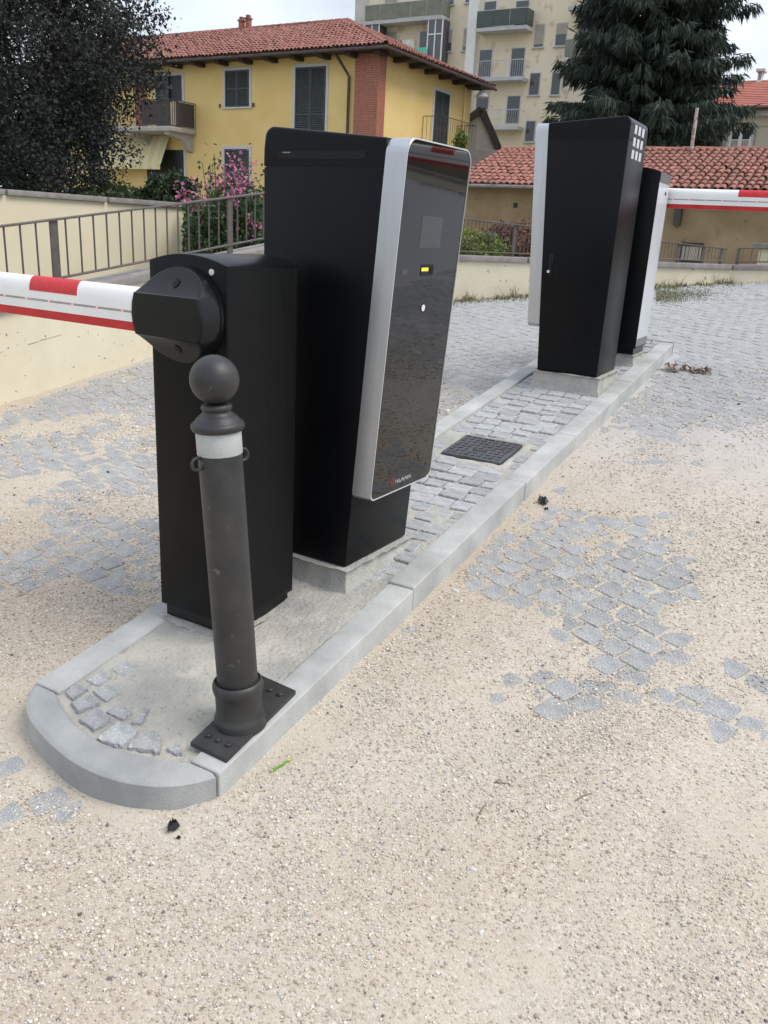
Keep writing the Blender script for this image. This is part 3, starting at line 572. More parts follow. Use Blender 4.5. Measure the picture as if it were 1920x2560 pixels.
# ---------------------------------------------------------------- barriers
def arm_profile():     # (y across, z) of the boom; rounded white tube, led channel, skirt, red rubber
    top = [(.030*math.cos(a), .030+.034*math.sin(a)) for a in np.linspace(0, math.pi, 15)]
    return top+[(-.030, .004), (.030, .004)][0:1]+[(.030, .004)]
def make_barrier(name, label, loc, rz, sgn, side_mat, red_from, arm_len, front_cap):
    """local: body x -.14.. .14, depth y 0 (arm face) .. .327; arm runs to +x*sgn from the head on the y<0 face"""
    b_ = thing(name, label, 'barrier', loc, rz)
    W2, DP, HT = .1405, .327, 1.063
    arc = [(W2*math.cos(a)/math.cos(math.pi/4)*1., 0) for a in (0,)]
    prof = [(-W2, 0), (W2, 0)]; rise = .024
    for i in range(13): x_ = W2-2*W2*i/12; prof.append((x_, HT-.004+rise*(1-(x_/W2)**2)))
    g = G(); g.prism(prof, lambda p, q, t_: (p, t_, q), 0, DP); body_ = g.obj('housing', mat_black, b_, bevel=.004, seg=2)
    # the broad side panel
    s_ = side_mat[1]; g = G(); px = W2*s_
    g.box(min(px, px+.0007*s_), max(px, px+.0007*s_), .005, DP-.005, .012, HT-.010-side_mat[2]); sp_ = g.obj('side_panel', side_mat[0], b_)
    g = G(); g.box(-W2+.012, W2-.012, .012, DP-.012, -.042, .002); g.obj('base_plinth', mat_plastic, b_)
    # pivot head: a disc scooped above and below a flat central band
    hz = HT-.144; R_ = .131
    V = []; F = []; zb_ = .056; FD = .090
    zr = [-R_, -R_*.985, -R_*.95, -.115, -.105, -.095, -.085, -.075, -.067, -.060, -zb_-.0012, -zb_, -.03, 0, .03, zb_, zb_+.0012, .060, .067, .075, .085, .095, .105, .115, R_*.95, R_*.985, R_]
    def dep(x_, z_):
        az = abs(z_)
        if az <= zb_: return FD
        t_ = min(1, (az-zb_)/(R_-zb_)); return .024+(FD-.003-.024)*(1-t_)**1.1*(1-.16*math.sin(t_*math.pi))
    nc = 30
    for z_ in zr:
        w_ = math.sqrt(max(R_*R_-z_*z_, 1e-8))
        for i in range(nc+1):
            x_ = w_*math.sin(math.pi/2*(2*i/nc-1)*.999)/math.sin(math.pi/2*.999); e_ = max(0, abs(x_)/w_-.93)/.07
            V.append((x_, -dep(x_, z_)+.007*e_*e_, hz+z_))
    for a in range(len(zr)-1):
        for i in range(nc): k0 = a*(nc+1)+i; F.append((k0, k0+1, k0+nc+2, k0+nc+1))
    ring = [i for i in range(nc+1)]+[a*(nc+1)+nc for a in range(1, len(zr))]+[(len(zr)-1)*(nc+1)+i for i in range(nc-1, -1, -1)]+[a*(nc+1) for a in range(len(zr)-2, 0, -1)]
    k0 = len(V); nn = len(ring)
    for sc_, yy in ((1, -.012), (1.022, -.012), (1.022, .002)):
        for q in ring: V.append((V[q][0]*sc_, yy, hz+(V[q][2]-hz)*sc_))
    for i in range(nn): F.append((ring[i], ring[(i+1) % nn], k0+(i+1) % nn, k0+i))
    for l in range(2):
        for i in range(nn): F.append((k0+l*nn+i, k0+l*nn+(i+1) % nn, k0+(l+1)*nn+(i+1) % nn, k0+(l+1)*nn+i))
    g = G(); g.add(V, F); head = g.obj('pivot_head', mat_plastic, b_, smooth=True, sharp=32)
    for sz_ in (1, -1):
        g = G(); zz = .088*sz_; yy = -dep(.02, zz)
        g.add([(.012+.016*math.cos(t_)*.6, yy-.002+.010*math.sin(t_), hz+zz+.012*sz_*math.sin(t_)+.0015*sz_) for t_ in np.linspace(0, 2*math.pi, 13)[:-1]], [tuple(range(12))]); g.obj('bolt_recess', mat_black, head)
    g = G(); g.tube([(.090*front_cap, .001, HT-.022), (.090*front_cap, -.003, HT-.022)], .0085, 16); g.obj('screw_cap', mat_rim, body_, smooth=True)
    # arm
    ya = -.060; z0 = hz+.007; xs, xe = .09*sgn, arm_len*sgn
    def run(prof_, mat, nm, par, x0=xs, x1=xe, grow=0., sharp=40):
        g = G(); g.prism(prof_, lambda p, q, t_: (t_, ya+p, z0+q), x0, x1); return g.obj(nm, mat, par, smooth=True, sharp=sharp)
    tube = [(.026*math.cos(a), .004+.058*max(0, math.sin(a))**.72) for a in np.linspace(0, math.pi, 19)]+[(-.026, -.002), (.026, -.002)]
    arm = run(tube, mat_white, 'arm', b_)
    run([(-.0235, -.009), (.0235, -.009), (.0255, -.0015), (-.0255, -.0015)], mat_ledstrip, 'led_channel', arm)
    run([(-.024, -.033), (.024, -.033), (.025, -.0085), (-.025, -.0085)], mat_white, 'skirt', arm)
    run([(-.021, -.058), (.021, -.058), (.0235, -.0325), (-.0235, -.0325)], mat_rubber, 'rubber_edge', arm)
    x_ = red_from
    while x_ < arm_len-.1:
        x1_ = min(x_+.205, arm_len-.02); pr = [(p*1.02*1.015, .004+(q-.004)*1.012) for p, q in tube[:-2] if q > .0065]; pr = [(p, q) for p, q in pr if q > .008]
        run(pr, mat_red, 'red_stripe', arm, x_*sgn, x1_*sgn); x_ += .80
    i = 0; x_ = .165
    while x_ < arm_len-.03:
        g = G(); g.box(x_-.0016, x_+.0016, ya-.0258, ya-.0235, z0-.0065, z0-.0038); g.v = [(p[0]*sgn, p[1], p[2]) for p in g.v]; g.obj('led', mat_led, arm)
        g = G(); g.box(x_-.0016, x_+.0016, ya+.0235, ya+.0258, z0-.0065, z0-.0038); g.v = [(p[0]*sgn, p[1], p[2]) for p in g.v]; g.obj('led', mat_led, arm); x_ += .1008
    return b_, body_
CB = (-1.517-.1405, 1.818, .387)
bar1, bb1 = make_barrier('barrier_gate', 'black barrier cabinet behind the ball-topped bollard, its striped arm lowered towards the cream wall', CB, rad(-.466), -1, (mat_blackside, 1, 0), .345, 2.62, 1)
footing(-.135, .135, .02, .31, .343, 0, (CB[0], CB[1]), fl=.03)
RB = (-1.284-.1405, 5.534+.327, .913)
bar2, bb2 = make_barrier('barrier_gate', 'narrow barrier cabinet with a white side panel, its striped arm reaching over the open drive', RB, rad(180+1.6), -1, (mat_whitepanel, -1, .045), .555, 3.3, 1)
g = G(); g.box(-.1405-.0026, -.1405-.0010, .010, .327-.010, .0125, .060); g.obj('kick_plate', M('grey_kick_plate', (.16, .165, .17), rough=.4), bb2)
g = G(); g.box(-.1405-.0026, -.1405-.0010, .006, .327-.006, 1.063-.062, 1.063-.008); g.obj('top_trim', M('grey_trim', (.13, .13, .135), rough=.4), bb2)
g = G(); g.tube([(-.142, .10, .945), (-.1455, .10, .945)], .010, 14); g.obj('keyhole', mat_black, bb2, smooth=True)
footing(-.14, .14, .02, .31, .868, 0, (RB[0], RB[1]-.327), fl=.025)
# ---------------------------------------------------------------- bollard
BB = np.array([-1.2479, 1.5391, SL*1.5391+ITOP]); BT = np.array([-1.29975, 1.51063, 1.20967])
bol = thing('bollard', 'dark iron bollard with ball top and white reflective band, leaning on its bolted plate', 'bollard', tuple(BB))
ax = Vector(BT-BB); Lb = ax.length; ax.normalize(); q_ = Vector((0, 0, 1)).rotation_difference(ax)
BM = q_.to_matrix().to_4x4()
def lean_obj(g, name, mat, parent=bol, **k_):
    g.v = [tuple(BM @ Vector(p)) for p in g.v]; return g.obj(name, mat, parent, **k_)
pl = []
for u, v in [(476, 1858), (566, 1901), (740, 1729), (652, 1690)]:
    q = on_slope(u, v, ITOP+.006); pl.append(q-BB)
g = G(); g.hexa([p-np.array([0, 0, .010]) for p in pl], [p+np.array([0, 0, .004]) for p in pl]); plate = g.obj('base_plate', mat_iron, bol, bevel=.002)
c0 = np.mean(pl, 0)
for end, (i, j) in ((0, (0, 1)), (1, (3, 2))):
    for t_ in (.22, .5, .78):
        e0, e1 = np.array(pl[i]), np.array(pl[j]); q = e0+(e1-e0)*t_; oth = np.mean([pl[m_] for m_ in range(4) if m_ not in (i, j)], 0); mid = (e0+e1)/2; q = q+(oth-mid)*.13
        g = G(); g.lathe([(.0095, 0), (.0095, .006), (.0075, .0085)], 6, tuple(q+np.array([0, 0, .003]))); g.obj('bolt', mat_iron, plate)
r_ = .053
g = G(); g.lathe([(.0695, -.004), (.070, .018), (.068, .026), (.065, .032), (.063, .040), (.0615, .060), (.0615, .085), (.063, .095), (.0655, .103), (.067, .112), (.0665, .121), (.064, .128), (.0595, .131), (.0580, .127)], 48)
lean_obj(g, 'base_collar', mat_iron, smooth=True, sharp=50)
zc_ = Lb
g = G(); g.lathe([(r_, .05), (r_, zc_-.105)], 48); lean_obj(g, 'shaft', mat_iron, smooth=True, sharp=50)
g = G(); g.lathe([(r_+.001, zc_-.176), (r_+.0012, zc_-.1755), (r_+.0012, zc_-.1205), (r_+.001, zc_-.12)], 48); lean_obj(g, 'reflective_band', mat_refl, smooth=True, sharp=50)
g = G(); g.lathe([(r_, zc_-.122), (.060, zc_-.119), (.0635, zc_-.113), (.0637, zc_-.106), (.060, zc_-.100), (.0545, zc_-.098), (.053, zc_-.0945), (.050, zc_-.090), (.042, zc_-.083), (.0335, zc_-.077), (.033, zc_-.073), (.0355, zc_-.070), (.037, zc_-.066), (.0355, zc_-.060), (.032, zc_-.057)], 48); lean_obj(g, 'cap_moulding', mat_iron, smooth=True, sharp=50)
g = G(); g.lathe([(.0575*math.sin(a)+.0001, zc_-.0575*math.cos(a)) for a in np.linspace(.35, math.pi-.001, 26)], 48); lean_obj(g, 'ball', mat_iron, smooth=True, sharp=60)
def eyelet(ang):
    c_ = Vector(((r_+.010)*math.cos(ang), (r_+.010)*math.sin(ang), zc_-.192)); e1 = Vector((math.cos(ang), math.sin(ang), 0)); e2 = Vector((0, 0, 1))
    g = G(); n1, n2 = 20, 8; V = []; F = []
    for i in range(n1):
        a = 2*math.pi*i/n1; rr = e1*math.cos(a)+e2*math.sin(a); tz = e1.cross(e2)
        for j in range(n2): b2 = 2*math.pi*j/n2; V.append(tuple(c_+rr*(.0145+.0042*math.cos(b2))+tz*(.0042*math.sin(b2))))
    for i in range(n1):
        for j in range(n2): F.append((i*n2+j, i*n2+(j+1) % n2, ((i+1) % n1)*n2+(j+1) % n2, ((i+1) % n1)*n2+j))
    g.add(V, F); lean_obj(g, 'chain_eyelet', mat_iron, smooth=True, sharp=80)
eyelet(rad(-108)); eyelet(rad(72))
# ---------------------------------------------------------------- low walls, copings and railings round the drive
def strip_wall(name, label, pts, tops, bots, th, side, mat, cop=.045, over=.02, parent=None):
    """wall along 2d points; face on the given line, thickness th to the left (+1) or right (-1)"""
    w = thing(name, label, 'wall', (pts[0][0], pts[0][1], bots[0])); o3 = np.array([pts[0][0], pts[0][1], bots[0]])
    for i in range(len(pts)-1):
        a, b_ = np.array(pts[i], float), np.array(pts[i+1], float); d = (b_-a)/np.linalg.norm(b_-a); nn = np.array([-d[1], d[0]])*side
        P = lambda p, z: np.append(p, z)-o3
        n_ = 24; g = G()
        g.hexa([P(a, bots[i]-.3), P(b_, bots[i+1]-.3), P(b_+nn*th, bots[i+1]-.3), P(a+nn*th, bots[i]-.3)][::side], [P(a, tops[i]-cop), P(b_, tops[i+1]-cop), P(b_+nn*th, tops[i+1]-cop), P(a+nn*th, tops[i]-cop)][::side]); g.obj('wall_face', mat, w)
        Lw = np.linalg.norm(b_-a); m_ = max(1, int(round(Lw/1.2)))
        for k_ in range(m_):
            t0, t1 = k_/m_+.0015, (k_+1)/m_-.0015; pa, pb = a+(b_-a)*t0, a+(b_-a)*t1; z0, z1 = tops[i]+(tops[i+1]-tops[i])*t0, tops[i]+(tops[i+1]-tops[i])*t1; z0 += .001; z1 += .001
            g = G(); g.hexa([P(pa-nn*over, z0-cop), P(pb-nn*over, z1-cop), P(pb+nn*(th+over), z1-cop), P(pa+nn*(th+over), z0-cop)][::side], [P(pa-nn*over, z0), P(pb-nn*over, z1), P(pb+nn*(th+over), z1), P(pa+nn*(th+over), z0)][::side]); g.obj('coping_stone', mat_coping, w, bevel=.006)
    return w
LX = -4.46
cz = lambda y: 1.19+SL*(y-4.548)            # top of the left coping
strip_wall('low_wall', 'low cream wall with dark coping carrying the sloping railing', [(LX, -2.), (LX, 6.24)], [cz(-2.), cz(6.24)], [SL*-2., SL*6.24], .16, 1, mat_plaster, cop=.05, over=.03)
wl = [o for o in COL.objects if o.get('label', '').startswith('low cream wall with dark coping')][0]
_a, _b = on_x(0, 881, LX), on_x(236, 814, LX); _sl = (_b[2]-_a[2])/(_b[1]-_a[1]); rr_ = np.random.default_rng(3); y_ = 2.4
while y_ < 6.1:
    ln = rr_.uniform(.05, .22)
    if rr_.random() < .75:
        g = G(); z_ = _a[2]+_sl*(y_-_a[1]); zj = rr_.uniform(-.004, .004); w_ = rr_.uniform(.0012, .0028)
        g.add([(LX+.0012-wl.location.x, y_-wl.location.y, z_+zj-w_-wl.location.z), (LX+.0012-wl.location.x, y_+ln-wl.location.y, z_+_sl*ln+zj*.4-w_*.5-wl.location.z), (LX+.0012-wl.location.x, y_+ln-wl.location.y, z_+_sl*ln+zj*.4+w_*.5-wl.location.z), (LX+.0012-wl.location.x, y_-wl.location.y, z_+zj+w_-wl.location.z)], [(0, 1, 2, 3)]); g.obj('crack', mat_coping, wl)
    y_ += ln+.004
def railing(name, label, A, B, zA, zB, hA, hB, gap, bars, posts, bw=.0125, pw=.058, bare_gap=.09):
    """from A to B (2d); base line zA..zB, rail heights hA..hB above it"""
    r = thing(name, label, 'railing', (A[0], A[1], zA)); o3 = np.array([A[0], A[1], zA]); A = np.array(A, float); B = np.array(B, float); d = (B-A); Lr = np.linalg.norm(d); ang = math.atan2(d[1], d[0])
    P = lambda t_, z: np.append(A+d*t_, z)-o3
    base = lambda t_: zA+(zB-zA)*t_; top = lambda t_: base(t_)+hA+(hB-hA)*t_; low = lambda t_: base(t_)+gap
    nn = np.array([-d[1], d[0], 0])/Lr
    def bar_between(t0, z0, t1, z1, w, h, nm):
        a, b_ = P(t0, z0), P(t1, z1); g = G(); g.hexa([a-nn*w/2-[0, 0, h], b_-nn*w/2-[0, 0, h], b_+nn*w/2-[0, 0, h], a+nn*w/2-[0, 0, h]], [a-nn*w/2, b_-nn*w/2, b_+nn*w/2, a+nn*w/2]); g.obj(nm, mat_rail, r, bevel=.002, seg=1)
    bar_between(0, top(0), 1, top(1), .040, .012, 'top_rail'); bar_between(0, low(0), 1, low(1), .030, .012, 'bottom_rail')
    me = None
    for t_ in bars:
        z0, z1 = low(t_)-.004, top(t_)-.006
        if me is None: g = G(); g.tube([(0, 0, 0), (0, 0, 1)], bw/2, 6); me = g.mesh('bar', smooth=True); me.materials.append(mat_rail)
        o = put('bar', me, None, r, tuple(P(t_, z0))); o.scale = (1, 1, z1-z0)
    for t_ in posts:
        g = G(); g.box(-pw/2, pw/2, -.006, .006, -.03, 0); 
        q = P(t_, base(t_)); h = top(t_)-base(t_)-.004; c_, s_ = math.cos(ang), math.sin(ang)
        g = G(); g.add([(q[0]+x*c_-y*s_, q[1]+x*s_+y*c_, q[2]+z) for z in (-.01, h) for x, y in ((-pw/2, -.006), (pw/2, -.006), (pw/2, .006), (-pw/2, .006))], [(0, 3, 2, 1), (4, 5, 6, 7), (0, 1, 5, 4), (1, 2, 6, 5), (2, 3, 7, 6), (3, 0, 4, 7)]); g.obj('post', mat_rail, r)
    return r
ya_, yb_ = 2.0, 6.2; Lr = yb_-ya_
ys = [y for y in np.arange(3.411-.1127*12, 6.15, .1127)]; py = [3.769-1.69, 3.769, 3.769+1.69]
railing('railing', 'brown metal railing climbing along the low cream wall by the flowers', (-4.52, ya_), (-4.52, yb_), cz(ya_), cz(yb_), .424, .424, .072, [(y-ya_)/Lr for y in ys if min(abs(y-q) for q in py) > .04], [(q-ya_)/Lr for q in py])
tw = strip_wall('retaining_wall', 'tall plain cream wall with grey coping beyond the railing', [(-7.0, -3.), (-7.0, 7.70)], [1.735, 1.712], [-.5, -.5], .22, 1, mat_plaster2, cop=.05, over=.035)
# far wall of the yard
ang_wall = [(-4.5, 6.26), (-1.33, 9.40), (8.9, 13.71)]
strip_wall('yard_wall', 'low cream wall at the back of the yard with weeds along its foot', ang_wall, [1.345, 1.392, 1.95], [SL*6.26, SL*9.4, SL*13.7], .16, 1, mat_plaster, cop=.05, over=.022)
A_, B_ = np.array([-4.42, 6.45]), np.array([-1.40, 9.44])
Lf = np.linalg.norm(B_-A_); nb = int(Lf/.0385); pt = [.30, .452, .745, .868, .935, .985]
railing('railing', 'fine-barred dark railing on the low wall at the back of the yard', A_, B_, 1.352, 1.392, .402, .155, .036, [t_ for t_ in np.linspace(.005, .995, nb) if min(abs(t_-q) for q in pt) > .006], pt, bw=.007, pw=.03)
A_, B_ = np.array([-1.30, 9.50]), np.array([8.6, 13.66])
Lf = np.linalg.norm(B_-A_); nb = int(Lf/.085)
railing('railing', 'short dark railing with pointed bars past the corner of the yard wall', A_, B_, 1.40, 1.94, .16, .19, .03, list(np.linspace(.004, .996, nb)), [.0, .17, .34, .5, .67, .84, 1.], bw=.007, pw=.03)
# ---------------------------------------------------------------- buildings (all share one orientation)
BR = rad(-1.735); BX = np.array([math.cos(BR), math.sin(BR), 0]); BY = np.array([-math.sin(BR), math.cos(BR), 0])
class Facade:
    def __init__(s, px, D, rz=None): q = at_dist(*px, D); s.o = np.array([q[0], q[1], 0.]); s.r = BR if rz is None else rz; s.X = np.array([math.cos(s.r), math.sin(s.r), 0]); s.Y = np.array([-math.sin(s.r), math.cos(s.r), 0])
    def at(s, px, y=0.): d = ray(*px); o_ = s.o+s.Y*y; P = CAM+((o_-CAM)@s.Y)/(d@s.Y)*d; return (P-s.o)@s.X, P[2]
    def atx(s, px, x=0.): d = ray(*px); o_ = s.o+s.X*x; P = CAM+((o_-CAM)@s.X)/(d@s.X)*d; return (P-s.o)@s.Y, P[2]
    def thing(s, name, label, cat, z=0., group=None): s.z = z; return thing(name, label, cat, (s.o[0], s.o[1], z), s.r, group)
mat_yellow_w = M('yellow_render', (.71, .51, .19), (.77, .575, .25), rough=.9, scale=.7, detail=8, bump=.1, bscale=30)
mat_shutter = M('dark_green_shutter', (.040, .048, .046), (.062, .07, .066), rough=.6, scale=6)
mat_stone = M('pale_stone_frame', (.50, .50, .50), (.58, .58, .57), rough=.8, scale=4)
mat_tile = M('terracotta_tile', (.22, .076, .055), (.33, .150, .112), rough=.85, scale=3.2, detail=8, rand=.22, speck=(9, .62, (.19, .12, .10), .7))
mat_wood = M('dark_eave_timber', (.040, .028, .024), (.065, .048, .04), rough=.7, scale=4)
mat_gut = M('gutter_copper', (.075, .05, .045), (.11, .08, .07), rough=.5, metal=.4, scale=6)
mat_brick = M('red_brick', (.27, .085, .055), (.40, .15, .10), rough=.9, scale=14, rand=.15)
mat_mortar = M('brick_mortar', (.40, .33, .28), (.46, .40, .34), rough=.95, scale=10)
mat_dark = M('dark_interior', (.012, .012, .014), (.02, .02, .022), rough=.5, scale=3)
mat_pane = M('window_pane', (.045, .052, .06), (.06, .066, .075), rough=.08, spec=.8, scale=2)
mat_bal = M('balcony_stone', (.36, .34, .31), (.45, .43, .39), rough=.85, scale=5)
mat_apt = M('faded_apartment_render', (.70, .60, .43), (.77, .69, .53), rough=.95, scale=.22, detail=9, speck=(1.2, .60, (.47, .39, .26), .6))
mat_slab = M('balcony_slab', (.42, .43, .44), (.50, .50, .50), rough=.9, scale=2)
mat_blind = M('roller_blind', (.34, .30, .25), (.40, .36, .30), rough=.7, scale=3)
mat_whitep = M('white_paint', (.72, .72, .71), (.78, .78, .77), rough=.5, scale=3)
mat_metal = M('thin_dark_metal', (.05, .045, .042), (.07, .06, .056), rough=.5, scale=10)
def rect_part(p, name, mat, x0, x1, y0, y1, z0, z1, **k_): g = G(); g.box(min(x0, x1), max(x0, x1), min(y0, y1), max(y0, y1), min(z0, z1), max(z0, z1)); return g.obj(name, mat, p, **k_)
def shuttered(p, x0, x1, z0, z1, face='y', off=0., name='window', frame=.11, open_left=False):
    """closed louvred shutters in a pale surround on the wall plane y=off (facing -y) or x=off (facing +x)"""
    T = (lambda a, d, z: (a, off-d, z)) if face == 'y' else (lambda a, d, z: (off+d, a, z))
    def bx_(g, a0, a1, d0, d1, c0, c1): 
        ps = [T(a, d, z) for z in (c0, c1) for a, d in ((a0, d0), (a1, d0), (a1, d1), (a0, d1))]; g.add(ps, [(0, 3, 2, 1), (4, 5, 6, 7), (0, 1, 5, 4), (1, 2, 6, 5), (2, 3, 7, 6), (3, 0, 4, 7)]); return g
    f_ = frame; g = G()
    bx_(g, x0, x0+f_, -.02, .025, z0, z1); bx_(g, x1-f_, x1, -.02, .025, z0, z1); bx_(g, x0+f_, x1-f_, -.02, .025, z1-f_, z1)
    w = g.obj(name, mat_stone, p)
    g = G(); bx_(g, x0-.05, x1+.05, -.02, .07, z0-.06, z0); g.obj('sill', mat_stone, w)
    g = G(); bx_(g, x0+f_, x1-f_, -.015, .002, z0, z1-f_); g.obj('recess', mat_dark, w)
    xm = (x0+x1)/2; nsl = max(4, int((z1-f_-z0)/.065))
    for a0, a1 in ((x0+f_+.01, xm-.006), (xm+.006, x1-f_-.01)):
        g = G(); st_ = .055
        zm = (z0+z1-f_)/2
        bx_(g, a0, a0+st_, .004, .040, z0+.01, z1-f_-.01); bx_(g, a1-st_, a1, .004, .040, z0+.01, z1-f_-.01)
        for zz in (z0+.01, zm-.03, z1-f_-.07): bx_(g, a0+st_, a1-st_, .006, .038, zz, zz+.06)
        sh = g.obj('shutter', mat_shutter, w)
        g = G()
        for i in range(nsl):
            z_ = z0+.03+(z1-f_-z0-.06)*i/nsl; ps = [T(a0+st_, .006, z_+.045), T(a1-st_, .006, z_+.045), T(a1-st_, .034, z_), T(a0+st_, .034, z_), T(a0+st_, .006, z_+.056), T(a1-st_, .006, z_+.056), T(a1-st_, .034, z_+.011), T(a0+st_, .034, z_+.011)]
            g.add(ps, [(0, 3, 2, 1), (4, 5, 6, 7), (0, 1, 5, 4), (1, 2, 6, 5), (2, 3, 7, 6), (3, 0, 4, 7)])
        tag(g.obj('slats', mat_shutter, sh), None, None, kind='stuff')
    return w
def coppo(n_=6, L_=.46, r0=.088, r1=.072):
    V = []; F = []
    for k_, (t_, rr, dz) in enumerate(((0, r0, .0), (1, r1, .0))):
        for i in range(n_+1): a = math.pi*i/n_; V.append((rr*math.cos(a), t_*L_, .75*rr*math.sin(a)+dz))
    for i in range(n_): F.append((i, i+1, n_+2+i, n_+1+i))
    for i in range(n_+1): a = math.pi*i/n_; V.append((r0*.8*math.cos(a), 0, .75*r0*.8*math.sin(a)-.004))
    for i in range(n_): F.append((i+1, i, 2*n_+2+i, 2*n_+3+i))
    return V, F
def tile_roof(parent, o3, ex, eu, length, rise, inside, budget, seed, pitch=.19, expo_=.36):
    """o3: eave corner (local), ex: unit along eave, eu: unit up the slope. Big near tiles are objects, the rest one mesh"""
    r = np.random.default_rng(seed); ex = np.array(ex, float); eu = np.array(eu, float); up = np.cross(ex, eu); V0, F0 = coppo()
    me = bpy.data.meshes.new('roof_tile'); me.from_pydata(V0, [], F0); me.materials.append(mat_tile); me.polygons.foreach_set('use_smooth', [True]*len(F0)); me.set_sharp_from_angle(angle=rad(50))
    T = []
    for i in range(int(length/pitch)):
        for j in range(int(rise/expo_)+1):
            a, b_ = (i+.5)*pitch, j*expo_-.03
            if inside(a, b_+.2): T.append((a+r.uniform(-.014, .014), b_+r.uniform(-.03, .03), j))
    T.sort(key=lambda q: q[2]); V0a = np.array(V0)
    VV = []; FF = []; nv_ = 0
    for m_, (a, b_, j) in enumerate(T):
        p = np.array(o3)+ex*a+eu*b_+up*(.030+r.uniform(-.006, .008)+.025*math.sin(a*.7+seed)*math.sin(b_*.9)); yaw_ = r.uniform(-.06, .06); e1 = ex*math.cos(yaw_)+eu*math.sin(yaw_); e2 = eu*math.cos(yaw_)-ex*math.sin(yaw_)+up*-.045*0
        e2 = e2+up*-.06; e2 /= np.linalg.norm(e2); e3 = np.cross(e1, e2)
        if m_ < budget:
            o = put('roof_tile', me, None, parent); o.matrix_local = Matrix(((e1[0], e2[0], e3[0], p[0]), (e1[1], e2[1], e3[1], p[1]), (e1[2], e2[2], e3[2], p[2]), (0, 0, 0, 1)))
        else:
            VV.append(V0a[:, :1]*e1+V0a[:, 1:2]*e2+V0a[:, 2:]*e3+p); FF += [tuple(q+nv_ for q in f_) for f_ in F0]; nv_ += len(V0)
    if VV:
        m2 = bpy.data.meshes.new('roof_tiles'); m2.from_pydata(np.concatenate(VV).tolist(), [], FF); m2.polygons.foreach_set('use_smooth', [True]*len(FF)); m2.set_sharp_from_angle(angle=rad(50)); tag(put('roof_tiles', m2, mat_tile2, parent), None, None, kind='stuff')
mat_tile2 = M('terracotta_tile_field', (.19, .066, .05), (.335, .152, .115), rough=.85, scale=4.5, detail=8, speck=(7, .60, (.17, .11, .095), .75), lo=.3, hi=.7)
# ---- yellow house
H = Facade(zb(812, 560), 34.); hs = H.thing('house', 'yellow rendered house with brick corner pier and red tiled hip roof', 'house', .5); HZ = .5
def hL(px): x, z = H.at(px); return x, z-HZ
def hR(px): y, z = H.atx(px); return y, z-HZ
ov = .75
ez = H.at(za(1659, 303), -ov)[1]-HZ          # eave edge height
Wd = hR(zb(1372, 560))[0]                     # depth of the right side
Ln = 19.
rect_part(hs, 'wall', mat_yellow_w, -Ln, 0, 0, Wd, -.6, ez+.02)
ry = Wd/2; rz_ = H.at(zb(640, 125), ry)[1]-HZ; rx = H.at(zb(640, 125), ry)[0]
g = G(); x0, x1, y0, y1 = -Ln-ov, ov, -ov, Wd+ov
g.add([(x0, y0, ez), (x1, y0, ez), (x1, y1, ez), (x0, y1, ez), (x0, ry, rz_), (rx, ry, rz_), (x0, y0, ez-.10), (x1, y0, ez-.10), (x1, y1, ez-.10), (x0, y1, ez-.10)], [(0, 1, 5, 4), (1, 2, 5), (2, 3, 4, 5), (0, 4, 3), (6, 9, 8, 7), (0, 6, 7, 1), (1, 7, 8, 2), (2, 8, 9, 3), (3, 9, 6, 0)])
roof = g.obj('roof', mat_wood, hs)
eu = np.array([0, ry-y0, rz_-ez]); Lu = np.linalg.norm(eu); eu /= Lu
def in_left(a, b_): x = x0+a; t_ = b_/Lu; return t_ < 1 and x < x1-(x1-rx)*t_-.05
tile_roof(roof, (x0, y0-.05, ez-.01), (1, 0, 0), eu, x1-x0, Lu, in_left, 0, 5)
eu2 = np.array([rx-x1, 0, rz_-ez]); L2 = np.linalg.norm(eu2); eu2 /= L2
def in_right(a, b_): t_ = b_/L2; return t_ < 1 and (ry-y0)*t_ < a+.0 and a < (y1-y0)-(y1-ry)*t_
tile_roof(roof, (x1+.05, y0, ez-.01), (0, 1, 0), eu2, y1-y0, L2, in_right, 250, 6)
for nm, pa, pb in (('hip', (x1, y0, ez), (rx, ry, rz_)), ('ridge', (rx, ry, rz_), (x0, ry, rz_))):
    pa, pb = np.array(pa), np.array(pb); d = pb-pa; n_ = int(np.linalg.norm(d)/.38); dd = d/np.linalg.norm(d); sd_ = np.cross(dd, (0, 0, 1)); sd_ /= np.linalg.norm(sd_); uu = np.cross(sd_, dd)
    for i in range(n_):
        V0, F0 = coppo(6, .46, .12, .10); p = pa+d*i/n_+uu*.03; g = G(); g.add([p+sd_*v[0]+dd*v[1]+uu*v[2]*1.1 for v in V0], F0); g.obj(nm+'_tile', mat_tile, roof)
# gutters, rafters, downpipe
g = G(); g.tube([(x0, y0-.06, ez-.10), (x1+.06, y0-.06, ez-.10), (x1+.06, y1, ez-.10)], .06, 8); g.obj('gutter', mat_gut, roof, smooth=True)
for i in range(15):
    xx = .3-i*1.25; rect_part(roof, 'rafter', mat_wood, xx-.11, xx+.11, y0+.12, -.005, ez-.25, ez-.101)
for i in range(7):
    yy = 1.1+i*1.2
    if yy < Wd: rect_part(roof, 'rafter', mat_wood, .005, x1-.10, yy-.11, yy+.11, ez-.25, ez-.101)
xp, zp = hL(zb(655, 480)); g = G(); g.tube([(xp-.25, y0-.03, ez-.14), (xp-.22, -.45, ez-.35), (xp, -.10, ez-.85), (xp, -.10, -.4)], .055, 10); g.obj('downpipe', mat_gut, hs, smooth=True)
